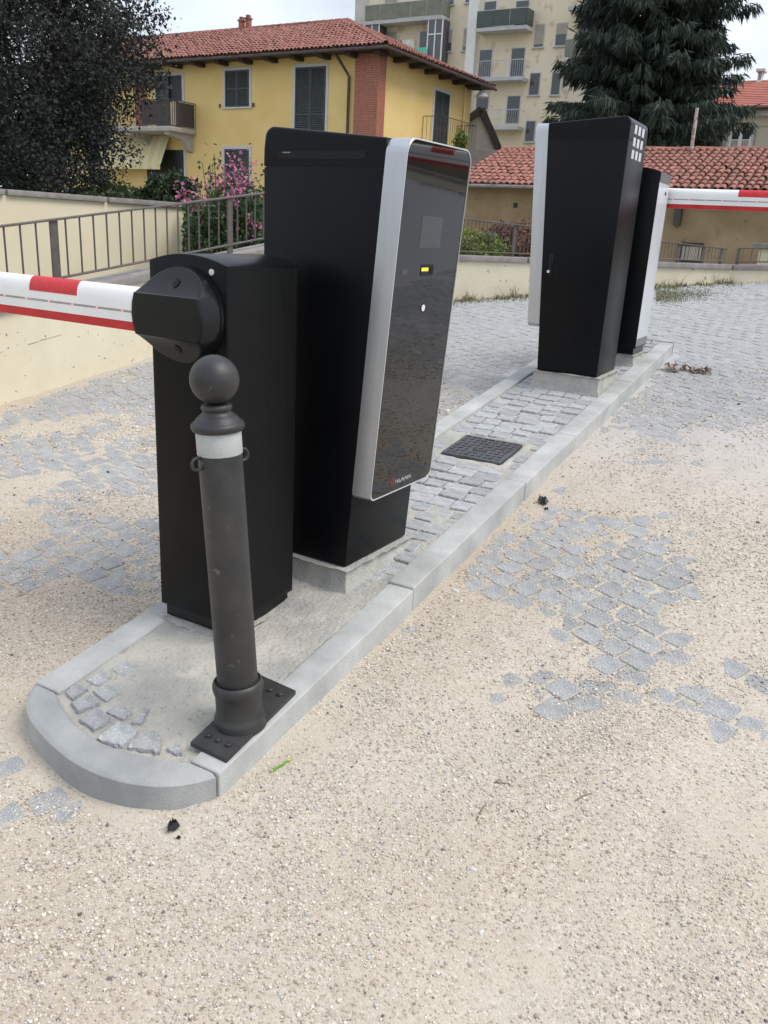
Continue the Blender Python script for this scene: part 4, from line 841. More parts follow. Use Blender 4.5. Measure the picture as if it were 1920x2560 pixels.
# brick piers: bricks proud of a mortar core
def pier(p, x0, x1, y0, y1, z0, z1, bl=.27, bh=.075, faces='yx'):
    w = rect_part(p, 'brick_pier', mat_mortar, x0, x1, y0, y1, z0, z1); g = G(); n_ = int((z1-z0)/bh)
    for i in range(n_):
        zz = z0+i*bh; sh_ = (i % 2)*bl/2
        if 'y' in faces:
            x = x0-sh_
            while x < x1-.02:
                a, b_ = max(x0, x)+.006, min(x1, x+bl)-.006
                if b_-a > .03: g.box(a, b_, y0-.008, y0+.01, zz+.006, zz+bh-.006)
                x += bl
        if 'x' in faces:
            y = y0-bl/2+sh_
            while y < y1-.02:
                a, b_ = max(y0, y)+.006, min(y1, y+bl)-.006
                if b_-a > .03: g.box(x1-.01, x1+.008, a, b_, zz+.006, zz+bh-.006)
                y += bl
    tag(g.obj('bricks', mat_brick, w), None, None, kind='stuff')
xpl = hL(zb(686, 500))[0]; pier(hs, xpl, .09, -.09, .42, -.5, ez-.12)
xa, xb_ = hL(za(808, 560))[0], hL(za(868, 560))[0]; pier(hs, xa, xb_, -.09, .1, hL(za(808, 760))[1], ez-.12, faces='y')
def shut_px(c0, c1, zbot=None): (xa, z1), (xb_, z0) = hL(c0), hL(c1); return shuttered(hs, xa, xb_, z0 if zbot is None else zbot, z1)
shut_px(za(1322, 403), za(1490, 632)); shut_px(zb(317, 383), zb(512, 950)); shut_px(za(1320, 866), za(1489, 1180))
for c0 in (za(1305, 628), za(1505, 622), zb(80, 622)):
    x, z = hL(c0); rect_part(hs, 'shutter_catch', mat_metal, x-.025, x+.025, -.06, 0, z-.07, z+.07)
# balcony door, open with one shutter folded out
(xa, zt), (xb_, zb2) = hL(za(918, 438)), hL(za(1097, 745)); fl_z = zb2-.05
dr = rect_part(hs, 'balcony_door', mat_dark, xa+.1, xb_-.12, -.012, .02, fl_z, zt-.1)
rect_part(dr, 'frame', mat_stone, xa-.02, xa+.1, -.03, .02, fl_z, zt); rect_part(dr, 'frame', mat_stone, xb_-.12, xb_, -.03, .02, fl_z, zt); rect_part(dr, 'frame', mat_stone, xa+.1, xb_-.12, -.03, .02, zt-.1, zt)
g = G(); xm = xa+.86; g.box(xa+.1, xm, -.10, -.05, fl_z+.02, zt-.12); sh = g.obj('shutter', mat_shutter, dr)
g = G()
for i in range(24): z_ = fl_z+.08+(zt-fl_z-.3)*i/24; g.box(xa+.16, xm-.06, -.112, -.099, z_, z_+.045)
tag(g.obj('slats', mat_shutter, sh), None, None, kind='stuff')
rect_part(dr, 'curtain', mat_whitep, xb_-.32, xb_-.14, -.03, -.013, fl_z+.1, zt-1.1)
# balcony
(xr_, zbal) = H.at(za(1166, 779)); zbal -= HZ; PB = -H.atx(za(1012, 768), xr_)[0]; xl_ = xr_-4.4; print('balcony', PB, xr_)
bal = rect_part(hs, 'balcony', mat_bal, xl_, xr_, -PB, -.001, zbal-.14, zbal+.05, bevel=.03)
for xx in (xr_-.35, xr_-2.6):
    g = G(); g.prism([(0, zbal-.141), (-PB+.1, zbal-.141), (-PB+.14, zbal-.26), (-.55, zbal-.42), (-.22, zbal-.75), (0, zbal-.85)], lambda p, q, t_: (t_, p-.001, q), xx-.14, xx+.14); g.obj('bracket', mat_bal, bal)
zr = H.at(za(1166, 618))[1]-HZ
for a, b_ in (((xl_+.04, -PB+.04), (xr_-.04, -PB+.04)), ((xr_-.04, -PB+.04), (xr_-.04, -.02))):
    d = np.array(b_)-np.array(a); n_ = int(np.linalg.norm(d)/.115)
    g = G(); g.tube([(*a, zr), (*b_, zr)], .02, 6); g.obj('hand_rail', mat_metal, bal)
    g = G(); g.tube([(0, 0, zbal+.05), (0, 0, zr)], .011, 5); me = g.mesh('bar'); me.materials.append(mat_metal)
    for i in range(n_+1): put('bar', me, None, bal, (*(np.array(a)+d*i/n_), 0))
mat_screenb = M('balcony_screen', (.075, .06, .058), (.10, .085, .08), rough=.8, scale=6)
rect_part(bal, 'screen', mat_screenb, xr_-.075, xr_-.065, -PB*.74, -.06, zbal+.10, zr-.04); rect_part(bal, 'screen', mat_blind, xr_-.075, xr_-.065, -PB+.07, -PB*.75, zbal+.10, zr-.04); rect_part(bal, 'screen', mat_screenb, xr_-1.7, xr_-.10, -PB+.062, -PB+.072, zbal+.10, zr-.04)
# ground floor door and awning
(xa, zt), (xb_, _z) = hL(za(955, 888)), hL(za(1102, 890))
dr = rect_part(hs, 'garden_door', mat_dark, xa-.9, xb_-.12, -.012, .02, -.4, zt); rect_part(dr, 'frame', mat_stone, xb_-.12, xb_, -.03, .02, -.4, zt+.05)
mat_aw1 = M('awning_cream', (.66, .60, .38), (.72, .66, .44), rough=.8, scale=5); mat_aw2 = M('awning_yellow', (.62, .55, .27), (.67, .60, .32), rough=.8, scale=5)
aw = thing('awning', 'yellow and cream striped awning let out under the house balcony', 'awning', (H.o[0], H.o[1], HZ), BR)
xt, zt_ = H.at(za(1000, 803), -.15); _q = H.atx(za(948, 968), xt); PO = -_q[0]; zo = _q[1]-HZ; xo = xt; zt_ -= HZ; print('awning', PO, zt_, zo)
for i in range(16):
    w_ = .26; xa, xb_ = xt-i*w_, xt-(i+1)*w_+.002; g = G(); m_ = mat_aw2 if i % 2 == 0 else mat_aw1
    sk = (xo-xt)*0
    g.hexa([(xb_, -PO, zo-.012), (xa, -PO, zo-.012), (xa, -.15, zt_-.012), (xb_, -.15, zt_-.012)], [(xb_, -PO, zo), (xa, -PO, zo), (xa, -.15, zt_), (xb_, -.15, zt_)]); g.obj('stripe', m_, aw)
    g = G(); g.box(xb_, xa, -PO-.012, -PO-.001, zo-.24, zo-.002); g.obj('valance', m_, aw)
g = G(); g.tube([(xt, -PO, zo-.03), (xt, -.15, zt_-.03)], .025, 6); g.obj('arm', mat_whitep, aw)
# right side: door with shutters, balcony rail, lamp
(ya, zt), (yb2, _z) = hR(zb(1150, 512)), hR(zb(1250, 545)); shuttered(hs, ya, yb2, hR(zb(1140, 985))[1], zt, face='x')
yr0, zr = H.atx(zb(1085, 688), .02)[0], H.atx(zb(1085, 688), .02)[1]-HZ; yr1 = H.atx(zb(1402, 745), .9)[0]; zfl = zr-1.05
bal2 = rect_part(hs, 'balcony', mat_bal, .001, .95, yr0, yr1, zfl-.16, zfl, bevel=.02)
for a, b_ in (((.02, yr0+.03), (.9, yr0+.03)), ((.9, yr0+.03), (.9, yr1-.03)), ((.9, yr1-.03), (.02, yr1-.03))):
    d = np.array(b_)-np.array(a); n_ = max(3, int(np.linalg.norm(d)/.17)); g = G(); g.tube([(*a, zr), (*b_, zr)], .016, 5); g.obj('hand_rail', mat_metal, bal2)
    g = G(); g.tube([(0, 0, zfl), (0, 0, zr)], .009, 5); me = g.mesh('bar'); me.materials.append(mat_metal)
    for i in range(n_+1): put('bar', me, None, bal2, (*(np.array(a)+d*i/n_), 0))
yl, zl_ = hR(zb(1372, 565)); g = G(); g.lathe([(.05, .22), (.10, .20), (.28, -.02), (.27, -.06), (.05, -.05)], 16, (.55, yl-.1, zl_-.05)); lm = g.obj('wall_lamp', mat_whitep, hs, smooth=True)
g = G(); g.tube([(0, yl-.1, zl_+.25), (.55, yl-.1, zl_+.16)], .03, 6); g.obj('bracket', mat_metal, lm)
yp, _z = hR(zb(1322, 640)); g = G(); g.tube([(.06, yp, ez-.2), (.06, yp, -.4)], .05, 8); g.obj('downpipe', mat_yellow_w, hs, smooth=True)
# chimneys
for px in (za(1432, 110), za(1472, 98)):
    x, z = H.at(px, ry); g = G(); z -= HZ; g.box(x-.10, x+.10, ry-.10, ry+.10, rz_-.3, z-.12); ch = g.obj('chimney', mat_brick, roof)
    g = G(); g.box(x-.135, x+.135, ry-.135, ry+.135, z-.12, z-.05); g.box(x-.08, x+.08, ry-.08, ry+.08, z-.05, z+.06); g.obj('chimney_cap', mat_tile, ch)
# ---- gabled annex behind the yellow house
zz2 = lambda a, b: (1000+a*.15672, 250+b*.15672)
AN = Facade(zz2(1290, 200), 43., rad(27)); an = AN.thing('gabled_outbuilding', 'small pale gabled outbuilding with dark verge boards behind the yellow house', 'outbuilding', .5)
(xr1, zr1), (xk, zk), (xl1, zl1) = AN.at(zz2(1590, 780)), AN.at(zz2(1300, 150)), AN.at(zz2(1100, 300)); zr1 -= .5; zk -= .5; zl1 -= .5
sl_ = (zk-zl1)/(xk-xl1); xl2 = xk-5.; zl2 = zk-sl_*5.
mat_pale = M('pale_old_plaster', (.50, .48, .44), (.62, .59, .54), rough=.95, scale=1.5, detail=8)
g = G(); poly = [(xl2, -1), (xr1, -1), (xr1, zr1), (xk, zk-.08), (xl2, zl2)]; g.prism(poly, lambda p, q, t_: (p, t_, q), 0, 6); g.obj('wall', mat_pale, an)
for (pa, pb) in (((xk, zk), (xr1+.12, zr1-.30)), ((xk, zk), (xl2, zl2))):
    d = np.array(pb)-np.array(pa); d = d/np.linalg.norm(d); nn = np.array([-d[1], d[0]]); nn = nn if nn[1] > 0 else -nn
    g = G(); q = [np.array(pa)-nn*.16, np.array(pb)-nn*.16, np.array(pb)+nn*.14, np.array(pa)+nn*.14]; g.prism([tuple(v) for v in q], lambda p, q_, t_: (p, t_, q_), -.28, -.02); g.obj('verge_board', mat_wood, an)
    g = G(); q = [np.array(pa)+nn*.0, np.array(pb)+nn*.0, np.array(pb)+nn*.16, np.array(pa)+nn*.16]; g.prism([tuple(v) for v in q], lambda p, q_, t_: (p, t_, q_), -.019, 6.2); g.obj('roof', mat_tile, an)
# ---- long low shed with a tiled roof
LB = Facade(zc(0, 1095), 28.); lb = LB.thing('shed', 'long low shed with red tiled roof and stained ochre wall behind the yard', 'shed', .3); LZ = .3
mat_ochre = M('stained_ochre_wall', (.27, .19, .108), (.39, .29, .178), rough=.95, scale=.9, detail=10, bump=.3, bscale=14, speck=(3.2, .62, (.20, .14, .085), .7))
ez = LB.at(zc(0, 1092), -.45)[1]-LZ; RYd = 3.2; rz2 = LB.at(zc(0, 888), RYd)[1]-LZ
x0, x1 = -3.6, 30.
rect_part(lb, 'wall', mat_ochre, x0+.2, x1-.2, 0, 6.2, -1., ez-.02)
g = G(); y0 = -.45
g.add([(x0, y0, ez), (x1, y0, ez), (x1, RYd, rz2), (x0, RYd, rz2), (x1, 7., ez), (x0, 7., ez), (x0, y0, ez-.08), (x1, y0, ez-.08), (x1, 7., ez-.08), (x0, 7., ez-.08)], [(0, 1, 2, 3), (3, 2, 4, 5), (0, 6, 7, 1), (6, 9, 8, 7), (0, 3, 5, 9, 6), (1, 7, 8, 4, 2), (5, 4, 8, 9)]); rf = g.obj('roof', mat_wood, lb)
eu = np.array([0, RYd-y0, rz2-ez]); Lu = np.linalg.norm(eu); eu /= Lu
vx0, vx1 = LB.at(zb(1370, 1080))[0]-.5, LB.at((1960, 470))[0]
wav = lambda a: 0
tile_roof(rf, (vx0, y0-.06, ez-.005), (1, 0, 0), eu, vx1-vx0, Lu, lambda a, b_: b_ < Lu+.1 and not (-.3 < a+vx0-LB.at((1660, 400))[0] < -.3), 300, 8, pitch=.205, expo_=.33)
tile_roof(rf, (vx1, y0-.06, ez-.005), (1, 0, 0), eu, x1-vx1, Lu, lambda a, b_: b_ < Lu+.1, 0, 9, pitch=.205, expo_=.33)
for i in range(int((vx1-vx0)/.4)):
    V0, F0 = coppo(6, .46, .12, .10); g = G(); g.add([(vx0+i*.4+v[1], RYd+v[0], rz2+.02+v[2]+.01*math.sin(i*1.7)) for v in V0], F0); g.obj('ridge_tile', mat_tile, rf)
g = G(); g.tube([(x0, y0-.09, ez-.05), (x1, y0-.09, ez-.05)], .055, 8); g.obj('gutter', mat_coping, rf, smooth=True)
cr2 = lambda a, b: (1620+a*.18083, 420+b*.18083)
x, z = LB.at(cr2(445, 650)); g = G(); g.box(x-.12, x+.06, -.2, 0, z-.28-LZ, z+.35-LZ); g.obj('wall_bracket', mat_metal, lb)
x, z = LB.at((1130+1065*.149, 430+560*.149)); rect_part(lb, 'vent_hole', mat_dark, x-.07, x+.07, -.01, .02, z-.07-LZ, z+.07-LZ)
(xa, z1), (xb_, z0) = LB.at(cr2(490, 1050)), LB.at(cr2(725, 1290)); z0 -= LZ; z1 -= LZ
mat_creamgate = M('cream_slats', (.50, .46, .36), (.56, .52, .42), rough=.7, scale=4)
wd_ = rect_part(lb, 'window', mat_wood, xa-.04, xb_+.02, -.05, .02, z0-.04, z1+.05)
n_ = 13
for i in range(n_): w_ = (xb_-xa)/n_; rect_part(wd_, 'slat', mat_creamgate, xa+i*w_+.004, xa+(i+1)*w_-.010, -.085, -.049, z0, z1-.06)
# mast on the shed roof
pb_ = LB.at(zc(1182, 1060), 0.); x, z = LB.at(zc(1210, 860), RYd-.2); xt, zt = LB.at(zc(1240, 640), RYd-.2)
ms = thing('mast', 'rusty white mast pole rising from the shed ridge in front of the spruce', 'pole', tuple(LB.o+BX*x+BY*(RYd-.2)+np.array([0, 0, rz2+LZ-.1])), BR)
mat_mast = M('flaking_white_paint', (.50, .46, .42), (.26, .15, .10), rough=.8, scale=9, lo=.45, hi=.6)
g = G(); g.tube([(0, 0, 0), (xt-x, 0, zt-(rz2+LZ-.1))], [.055, .048], 8); g.obj('pole', mat_mast, ms, smooth=True)
g = G(); g.tube([(0, -.06, .12), (-.08, -.9, -.25), (-.12, -2.2, -.72)], .022, 6); g.obj('stay', mat_gut, ms)
# cream gate pillar at the right of the yard
q = at_dist(*cr2(1640, 1240), 15.); gp = thing('gate_pillar', 'square cream gate pillar with flat grey cap behind the yard railing', 'pillar', (q[0]+.35, q[1], .3), BR)
zt = at_dist(*cr2(1590, 1115), 15.)[2]; g = G(); g.box(-.45, .45, -.2, .2, 0, zt-.3); g.obj('shaft', mat_plaster2, gp); g = G(); g.box(-.55, .55, -.26, .26, zt-.301, zt-.22); g.obj('cap', mat_coping, gp, bevel=.01)
# ---- pale house with an arched window
zh = lambda a, b: (1600+a*.1929, 150+b*.1929)
RH = Facade(zh(1650, 620), 50.); rh = RH.thing('house', 'pale house with arched window, green shutters and plain red roof', 'house', .5); RZ = .5
mat_palew = M('pale_house_render', (.50, .45, .35), (.58, .53, .42), rough=.95, scale=.5, detail=8)
ez = RH.at(zh(1400, 625), -.6)[1]-RZ; xl = RH.at(zh(700, 1000))[0]; xr = 9.
rect_part(rh, 'wall', mat_palew, xl, xr, 0, 9, -.5, ez+.02)
rect_part(rh, 'cornice', mat_stone, xl-.1, xr+.1, -.42, -.001, ez-.32, ez-.06); rect_part(rh, 'frieze', mat_palew, xl, xr, -.08, -.002, ez-.75, ez-.321)
ryd = 4.5; rzr = RH.at(zh(1300, 275), ryd)[1]-RZ
mat_plainroof = M('plain_tile_roof', (.36, .115, .085), (.44, .17, .125), rough=.85, scale=1.5, detail=8)
hx = RH.at(zh(880, 300), 4.5)[0]; nrow = 16
g = G(); g.add([(xl-.5, -.6, ez), (xr, -.6, ez), (xr, ryd, rzr), (hx, ryd, rzr), (xl-.5, 9.5, ez), (xr, 9.5, ez)], [(0, 1, 2, 3), (0, 3, 4), (3, 2, 5, 4)]); rfh = g.obj('roof', mat_plainroof, rh)
g = G()
for i in range(nrow):
    t0, t1 = i/nrow, (i+1)/nrow; f_ = lambda t_: (xl-.5+(hx-xl+.5)*t_, -.6+(ryd+.6)*t_, ez+(rzr-ez)*t_)
    a, b_ = f_(t0), f_(t1); g.add([(a[0], a[1]-.02, a[2]+.05), (xr, a[1]-.02, a[2]+.05), (xr, b_[1], b_[2]+.02), (b_[0], b_[1], b_[2]+.02), (a[0], a[1]-.02, a[2]), (xr, a[1]-.02, a[2])], [(0, 1, 2, 3), (4, 5, 1, 0)])
tag(g.obj('tile_courses', mat_plainroof, rfh), None, None, kind='stuff')
g = G(); g.tube([(xl-.5, -.7, ez), (xr, -.7, ez)], .09, 8); g.obj('gutter', mat_gut, rfh)
xg = RH.at(zh(1045, 1000))[0]; g = G(); g.tube([(xg+.1, -.65, ez-.05), (xg+.05, -.2, ez-.6), (xg, -.1, ez-.9), (xg, -.1, 0)], .08, 8); g.obj('downpipe', mat_gut, rh, smooth=True)
for (c0, c1, capd) in ((zh(1085, 245), zh(1190, 405), 1), (zh(1528, 130), zh(1608, 262), 1)):
    yy = 1.9 if c0[0] < 1850 else ryd
    (xa, zt), (xb_, zb3) = RH.at(c0, yy), RH.at(c1, yy); zt -= RZ; zb3 -= RZ; g = G(); g.box(xa+.08, xb_-.08, yy-.35, yy+.35, zb3-.8, zt-.55); ch = g.obj('chimney', mat_whitep, rfh)
    for xx in (xa+.12, xb_-.30): rect_part(ch, 'cap_leg', mat_stone, xx, xx+.18, yy-.3, yy+.3, zt-.551, zt-.12)
    rect_part(ch, 'chimney_cap', mat_stone, xa-.02, xb_+.02, yy-.42, yy+.42, zt-.121, zt)
(xa, zt), (xb_, zb3) = RH.at(zh(1195, 850)), RH.at(zh(1405, 1240)); zt -= RZ; zb3 -= RZ; zs_ = zt-.30
def archpoly(a, b_, z0, zs_, zt, n_=10): m_ = (a+b_)/2; return [(a, z0), (b_, z0)]+[(m_+(b_-a)/2*math.cos(t_), zs_+(zt-zs_)*math.sin(t_)) for t_ in np.linspace(0, math.pi, n_)]
g = G(); g.prism(archpoly(xa-.12, xb_+.12, zb3, zs_, zt+.14), lambda p, q, t_: (p, t_, q), -.06, .02); w = g.obj('window', mat_stone, rh)
g = G(); g.prism(archpoly(xa, xb_, zb3, zs_, zt), lambda p, q, t_: (p, t_, q), -.075, -.059); g.obj('sash', mat_whitep, w)
xm = (xa+xb_)/2
for a, b_ in ((xa+.09, xm-.09), (xm+.09, xb_-.09)):
    rect_part(w, 'pane', mat_dark, a, b_, -.09, -.074, zs_-.35, zs_+.08); rect_part(w, 'pane', mat_blind, a, b_, -.09, -.074, zb3, zs_-.40)
mat_gshut = M('faded_green_shutter', (.24, .25, .19), (.30, .31, .24), rough=.7, scale=4)
for a, b_ in ((RH.at(zh(1092, 900))[0], xa-.14), (xb_+.14, RH.at(zh(1510, 900))[0])):
    sh = rect_part(rh, 'shutter', mat_gshut, a, b_, -.07, -.003, zb3, zs_+.1)
    for zz in (zs_-.35, zs_-1.2): rect_part(sh, 'rail', mat_stone, a+.03, b_-.03, -.08, -.069, zz, zz+.06)
rect_part(rh, 'keystone', mat_stone, xm-.22, xm+.22, -.12, -.004, zt+.16, zt+.62)
# ---- tall apartment block
AP = Facade(zb(1380, 500), 66.); ap = AP.thing('apartment_block', 'tall faded yellow apartment block with concrete balconies behind the houses', 'building', .5); AZ = .5
def aP(px, y=0.): x, z = AP.at(px, y); return x, z-AZ
xL = aP(zb(690, 60))[0]; xR = 10.; rect_part(ap, 'wall', mat_apt, xL, xR, 0, 12, -.6, 24)
rect_part(ap, 'corner_pilaster', mat_pale, xL-.05, xL+1.0, -.12, -.002, 8, 24)
xp = aP(zb(1392, 100))[0]; g = G(); g.box(xp-.35, xp+.35, -.35, -.003, 4, 24); g.obj('flue', mat_whitep, ap)
def win(c0, c1, blind=.6, mat=None, door=False):
    (xa, zt), (xb_, z0) = aP(c0), aP(c1); w = rect_part(ap, 'door' if door else 'window', mat_stone, xa-.06, xb_+.06, -.03, .02, z0-.06, zt+.06)
    rect_part(w, 'pane', mat_pane, xa, xb_, -.045, -.029, z0, z0+(zt-z0)*(1-blind)+.01)
    if blind: rect_part(w, 'blind', mat or mat_blind, xa, xb_, -.055, -.029, z0+(zt-z0)*(1-blind), zt)
    if not door: rect_part(w, 'sill', mat_slab, xa-.12, xb_+.12, -.14, -.031, z0-.13, z0-.061)
for c0, c1, bl in ((zb(1215, 180), zb(1250, 300), .62), (zb(1330, 172), zb(1370, 295), .85), (zb(1225, -70), zb(1265, 22), .3), (zb(1345, -80), zb(1385, 10), .3), (zc(285, 147), zc(325, 275), .9), (zc(412, 140), zc(458, 266), .5), (zc(255, 437), zc(298, 560), 0), (zc(385, 435), zc(420, 558), 0), (zc(230, 720), zc(270, 836), 0), (zc(358, 716), zc(400, 832), 0), (zb(855, 195), zb(922, 330), 1), (zb(865, -60), zb(925, 100), 1)): win(c0, c1, bl)
for c0, c1 in ((zb(1453, 15), zb(1508, 150)), (zc(172, 10), zc(230, 160)), (zb(1425, 300), zb(1482, 452)), (zc(145, 290), zc(205, 452)), (zb(1405, 580), zb(1460, 735)), (zc(120, 573), zc(178, 728)), (zb(1070, 190), zb(1110, 350)), (zc(545, 130), zc(625, 250))): win(c0, c1, .0 if c0[0] > 1000 else .3, door=True)
mat_gcloth = M('green_balcony_glass', (.035, .06, .05), (.05, .075, .062), rough=.3, scale=2); mat_mesh2 = M('balcony_mesh', (.16, .17, .13), (.21, .22, .17), rough=.7, scale=3)
def slab(px0, px1, rail=None, dep_=1.2, hgt=1.0):
    (xa, z) = aP(px0, -dep_); xb_ = aP(px1, -dep_)[0]; xa, xb_ = min(xa, xb_), max(xa, xb_)
    s_ = rect_part(ap, 'balcony', mat_slab, xa, xb_, -dep_, -.004, z-.22, z)
    if rail is not None: 
        nseg = max(1, int((xb_-xa)/1.1))
        for i in range(nseg): w_ = (xb_-xa-.1)/nseg; rect_part(s_, 'rail_panel', rail, xa+.05+i*w_+.02, xa+.05+(i+1)*w_-.02, -dep_+.03, -dep_+.06, z+.06, z+hgt)
        for xs_ in (xa+.02, xb_-.05): rect_part(s_, 'side_panel', rail, xs_, xs_+.03, -dep_+.061, -.05, z+.06, z+hgt)
    g = G(); g.tube([(xa+.03, -.05, z+hgt+.02), (xa+.03, -dep_+.04, z+hgt+.02), (xb_-.03, -dep_+.04, z+hgt+.02), (xb_-.03, -.05, z+hgt+.02)], .025, 5); g.obj('hand_rail', mat_slab, s_)
    if rail is None:
        g = G(); g.tube([(0, 0, z), (0, 0, z+hgt)], .012, 4); me = g.mesh('bar'); me.materials.append(mat_slab); n_ = int((xb_-xa)/.16)
        for i in range(n_+1): put('bar', me, None, s_, (xa+.04+(xb_-xa-.08)*i/n_, -dep_+.04, 0))
    return s_
slab(zb(1395, 168), zc(225, 165), mat_gcloth); slab(zb(1390, 462), zc(197, 452)); slab(zb(1375, 748), zc(172, 733)); slab(zb(735, 128), zb(1198, 98), mat_mesh2); slab(zc(447, 338), zc(700, 330), mat_mesh2); slab(zc(475, 38), zc(720, 30)); slab(zc(415, 632), zc(700, 625))
# glazed bays on the left balcony
for c0, c1 in ((zb(1115, 112), zb(1190, 350)), (zb(740, 130), zb(825, 200))):
    (xa, zt), (xb_, z0) = aP(c0, -1.1), aP(c1, -1.1); bay = rect_part(ap, 'glazed_bay', mat_pane, xa+.05, xb_-.05, -1.05, -.005, z0-1.2, zt-.02)
    for xx in np.linspace(xa, xb_-.08, 3): rect_part(bay, 'mullion', mat_whitep, xx, xx+.08, -1.11, -1.04, z0-1.2, zt-.02)
    for zz in (zt-.10, zt-1.0, z0-.3): rect_part(bay, 'transom', mat_whitep, xa, xb_, -1.10, -1.045, zz, zz+.07)
(xa, zt), (xb_, z0) = aP(zb(1010, 285), -1.3), aP(zb(1098, 340), -1.3)
o = thing('towel', 'turquoise cloth hung over a balcony of the apartment block', 'cloth', tuple(AP.o+BX*xb_-BY*1.3+np.array([0, 0, z0+AZ])), BR); 
g = G(); nfx = 14; g.prism([(xa-xb_+(xb_-xa)*i/nfx, .05*math.sin(i*1.9)) for i in range(nfx+1)]+[(xa-xb_+(xb_-xa)*i/nfx, .05*math.sin(i*1.9)+.03) for i in range(nfx, -1, -1)], lambda p, q, t_: (p, q, t_), -.6, zt-z0); g.obj('cloth', M('turquoise_cloth', (.09, .50, .40), (.14, .58, .47), rough=.8, scale=3), o)
for c0, c1, col, nm in ((zb(962, 238), zb(1028, 300), (.62, .62, .60), 'white laundry hung on a balcony of the apartment block'), (zb(938, 238), zb(958, 290), (.45, .16, .30), 'pink laundry hung on a balcony of the apartment block')):
    (xa, zt), (xb_, z0) = aP(c0, -1.3), aP(c1, -1.3); o = thing('laundry', nm, 'laundry', tuple(AP.o+BX*xa-BY*1.3+np.array([0, 0, z0+AZ])), BR)
    g = G(); g.prism([((xb_-xa)*i/9, .04*math.sin(i*1.3)) for i in range(10)]+[((xb_-xa)*i/9, .04*math.sin(i*1.3)+.03) for i in range(9, -1, -1)], lambda p, q, t_: (p, q, t_), -.5, zt-z0); g.obj('cloth', M(nm.split()[0]+'_laundry', col, tuple(c*.85 for c in col), rough=.8, scale=3), o)
# ---------------------------------------------------------------- plants
def leaf_mesh(name, P, size, mat, parent, droop=0., elong=1.6, seed=1, up=0.3):
    r = np.random.default_rng(seed); N = len(P); d = r.normal(size=(N, 3)); d[:, 2] -= droop; d /= np.linalg.norm(d, axis=1)[:, None]
    n_ = r.normal(size=(N, 3)); n_[:, 2] += up; s_ = np.cross(d, n_); s_ /= np.linalg.norm(s_, axis=1)[:, None]+1e-9; fold = np.cross(d, s_)
    L_ = (size*r.uniform(.6, 1.35, N))[:, None]; w_ = L_/elong/2
    A = P; B = P+d*L_*.5+s_*w_+fold*L_*.10; C_ = P+d*L_; D_ = P+d*L_*.5-s_*w_+fold*L_*.10
    V = np.stack([A, B, C_, D_], 1).reshape(-1, 3); k_ = np.arange(N)*4
    F = np.stack([k_, k_+1, k_+2, k_+3], 1)
    return npmesh(name, V, F, mat, parent)
def M_leaf(name, c1, c2, scale=1.2, rough=.6):
    m = M(name, c1, c2, rough=rough, scale=scale, detail=4); b = m.node_tree.nodes['Principled BSDF']; b.inputs['Subsurface Weight'].default_value = 0
    t = m.node_tree; tr = t.nodes.new('ShaderNodeBsdfTranslucent'); mx_ = t.nodes.new('ShaderNodeMixShader'); mx_.inputs[0].default_value = .25; out = t.nodes['Material Output']
    src = b.inputs['Base Color'].links[0].from_socket; t.links.new(src, tr.inputs[0]); t.links.new(b.outputs[0], mx_.inputs[1]); t.links.new(tr.outputs[0], mx_.inputs[2]); t.links.new(mx_.outputs[0], out.inputs[0]); return m
mat_bark = M('bark', (.055, .045, .038), (.10, .085, .07), rough=.95, scale=9, bump=.6, bscale=20)
mat_plum = M_leaf('plum_leaf', (.020, .024, .027), (.040, .038, .039), .7, .8)
mat_plum2 = M_leaf('plum_leaf_green', (.026, .038, .032), (.052, .062, .046), .7, .8)
# plum tree on the left
T0 = at_dist(20, 300, 14.); tb = np.array([T0[0], T0[1], .2])
pt_ = thing('plum_tree', 'dark purple-leaved tree crowding in front of the yellow house', 'tree', tuple(tb))
r = np.random.default_rng(12); br = [[(0, 0, 0), (.05, .02, 1.), (-.03, .05, 1.9)]]
g = G(); g.tube(br[0], [.17, .14, .12], 10)
ends = []
for i in range(26):
    a = r.uniform(0, 2*math.pi); el = r.uniform(.45, 1.4); L_ = r.uniform(1.5, 2.4); p0 = np.array([-.03, .05, r.uniform(1.5, 2.2)]); pts_ = [p0]
    for k_ in range(1, 6): t_ = k_/5; pts_.append(p0+np.array([math.cos(a)*math.cos(el), math.sin(a)*math.cos(el), math.sin(el)])*L_*t_+r.normal(size=3)*.10*t_+np.array([0, 0, .25*t_*t_]))
    g.tube(pts_, [.07*(1-t_*.85) for t_ in np.linspace(0, 1, 6)], 6); ends.append(np.array(pts_))
g.obj('trunk', mat_bark, pt_, smooth=True)
CC = np.array([0, 0, 3.3]); cl = []
for _ in range(1500):
    d = r.normal(size=3); d /= np.linalg.norm(d); rr = r.uniform(.25, 1.0)**.5
    lump = 1+.22*math.sin(d[0]*5+1.3)*math.cos(d[2]*4+d[1]*3)+.10*math.sin(d[1]*11+d[0]*7)
    q = CC+d*np.array([1.8, 1.9, 2.6])*rr*lump
    if q[2] < 1.25+.35*math.sin(q[0]*2.1): continue
    cl.append(q)
for e_ in ends: cl += list(e_[3:])
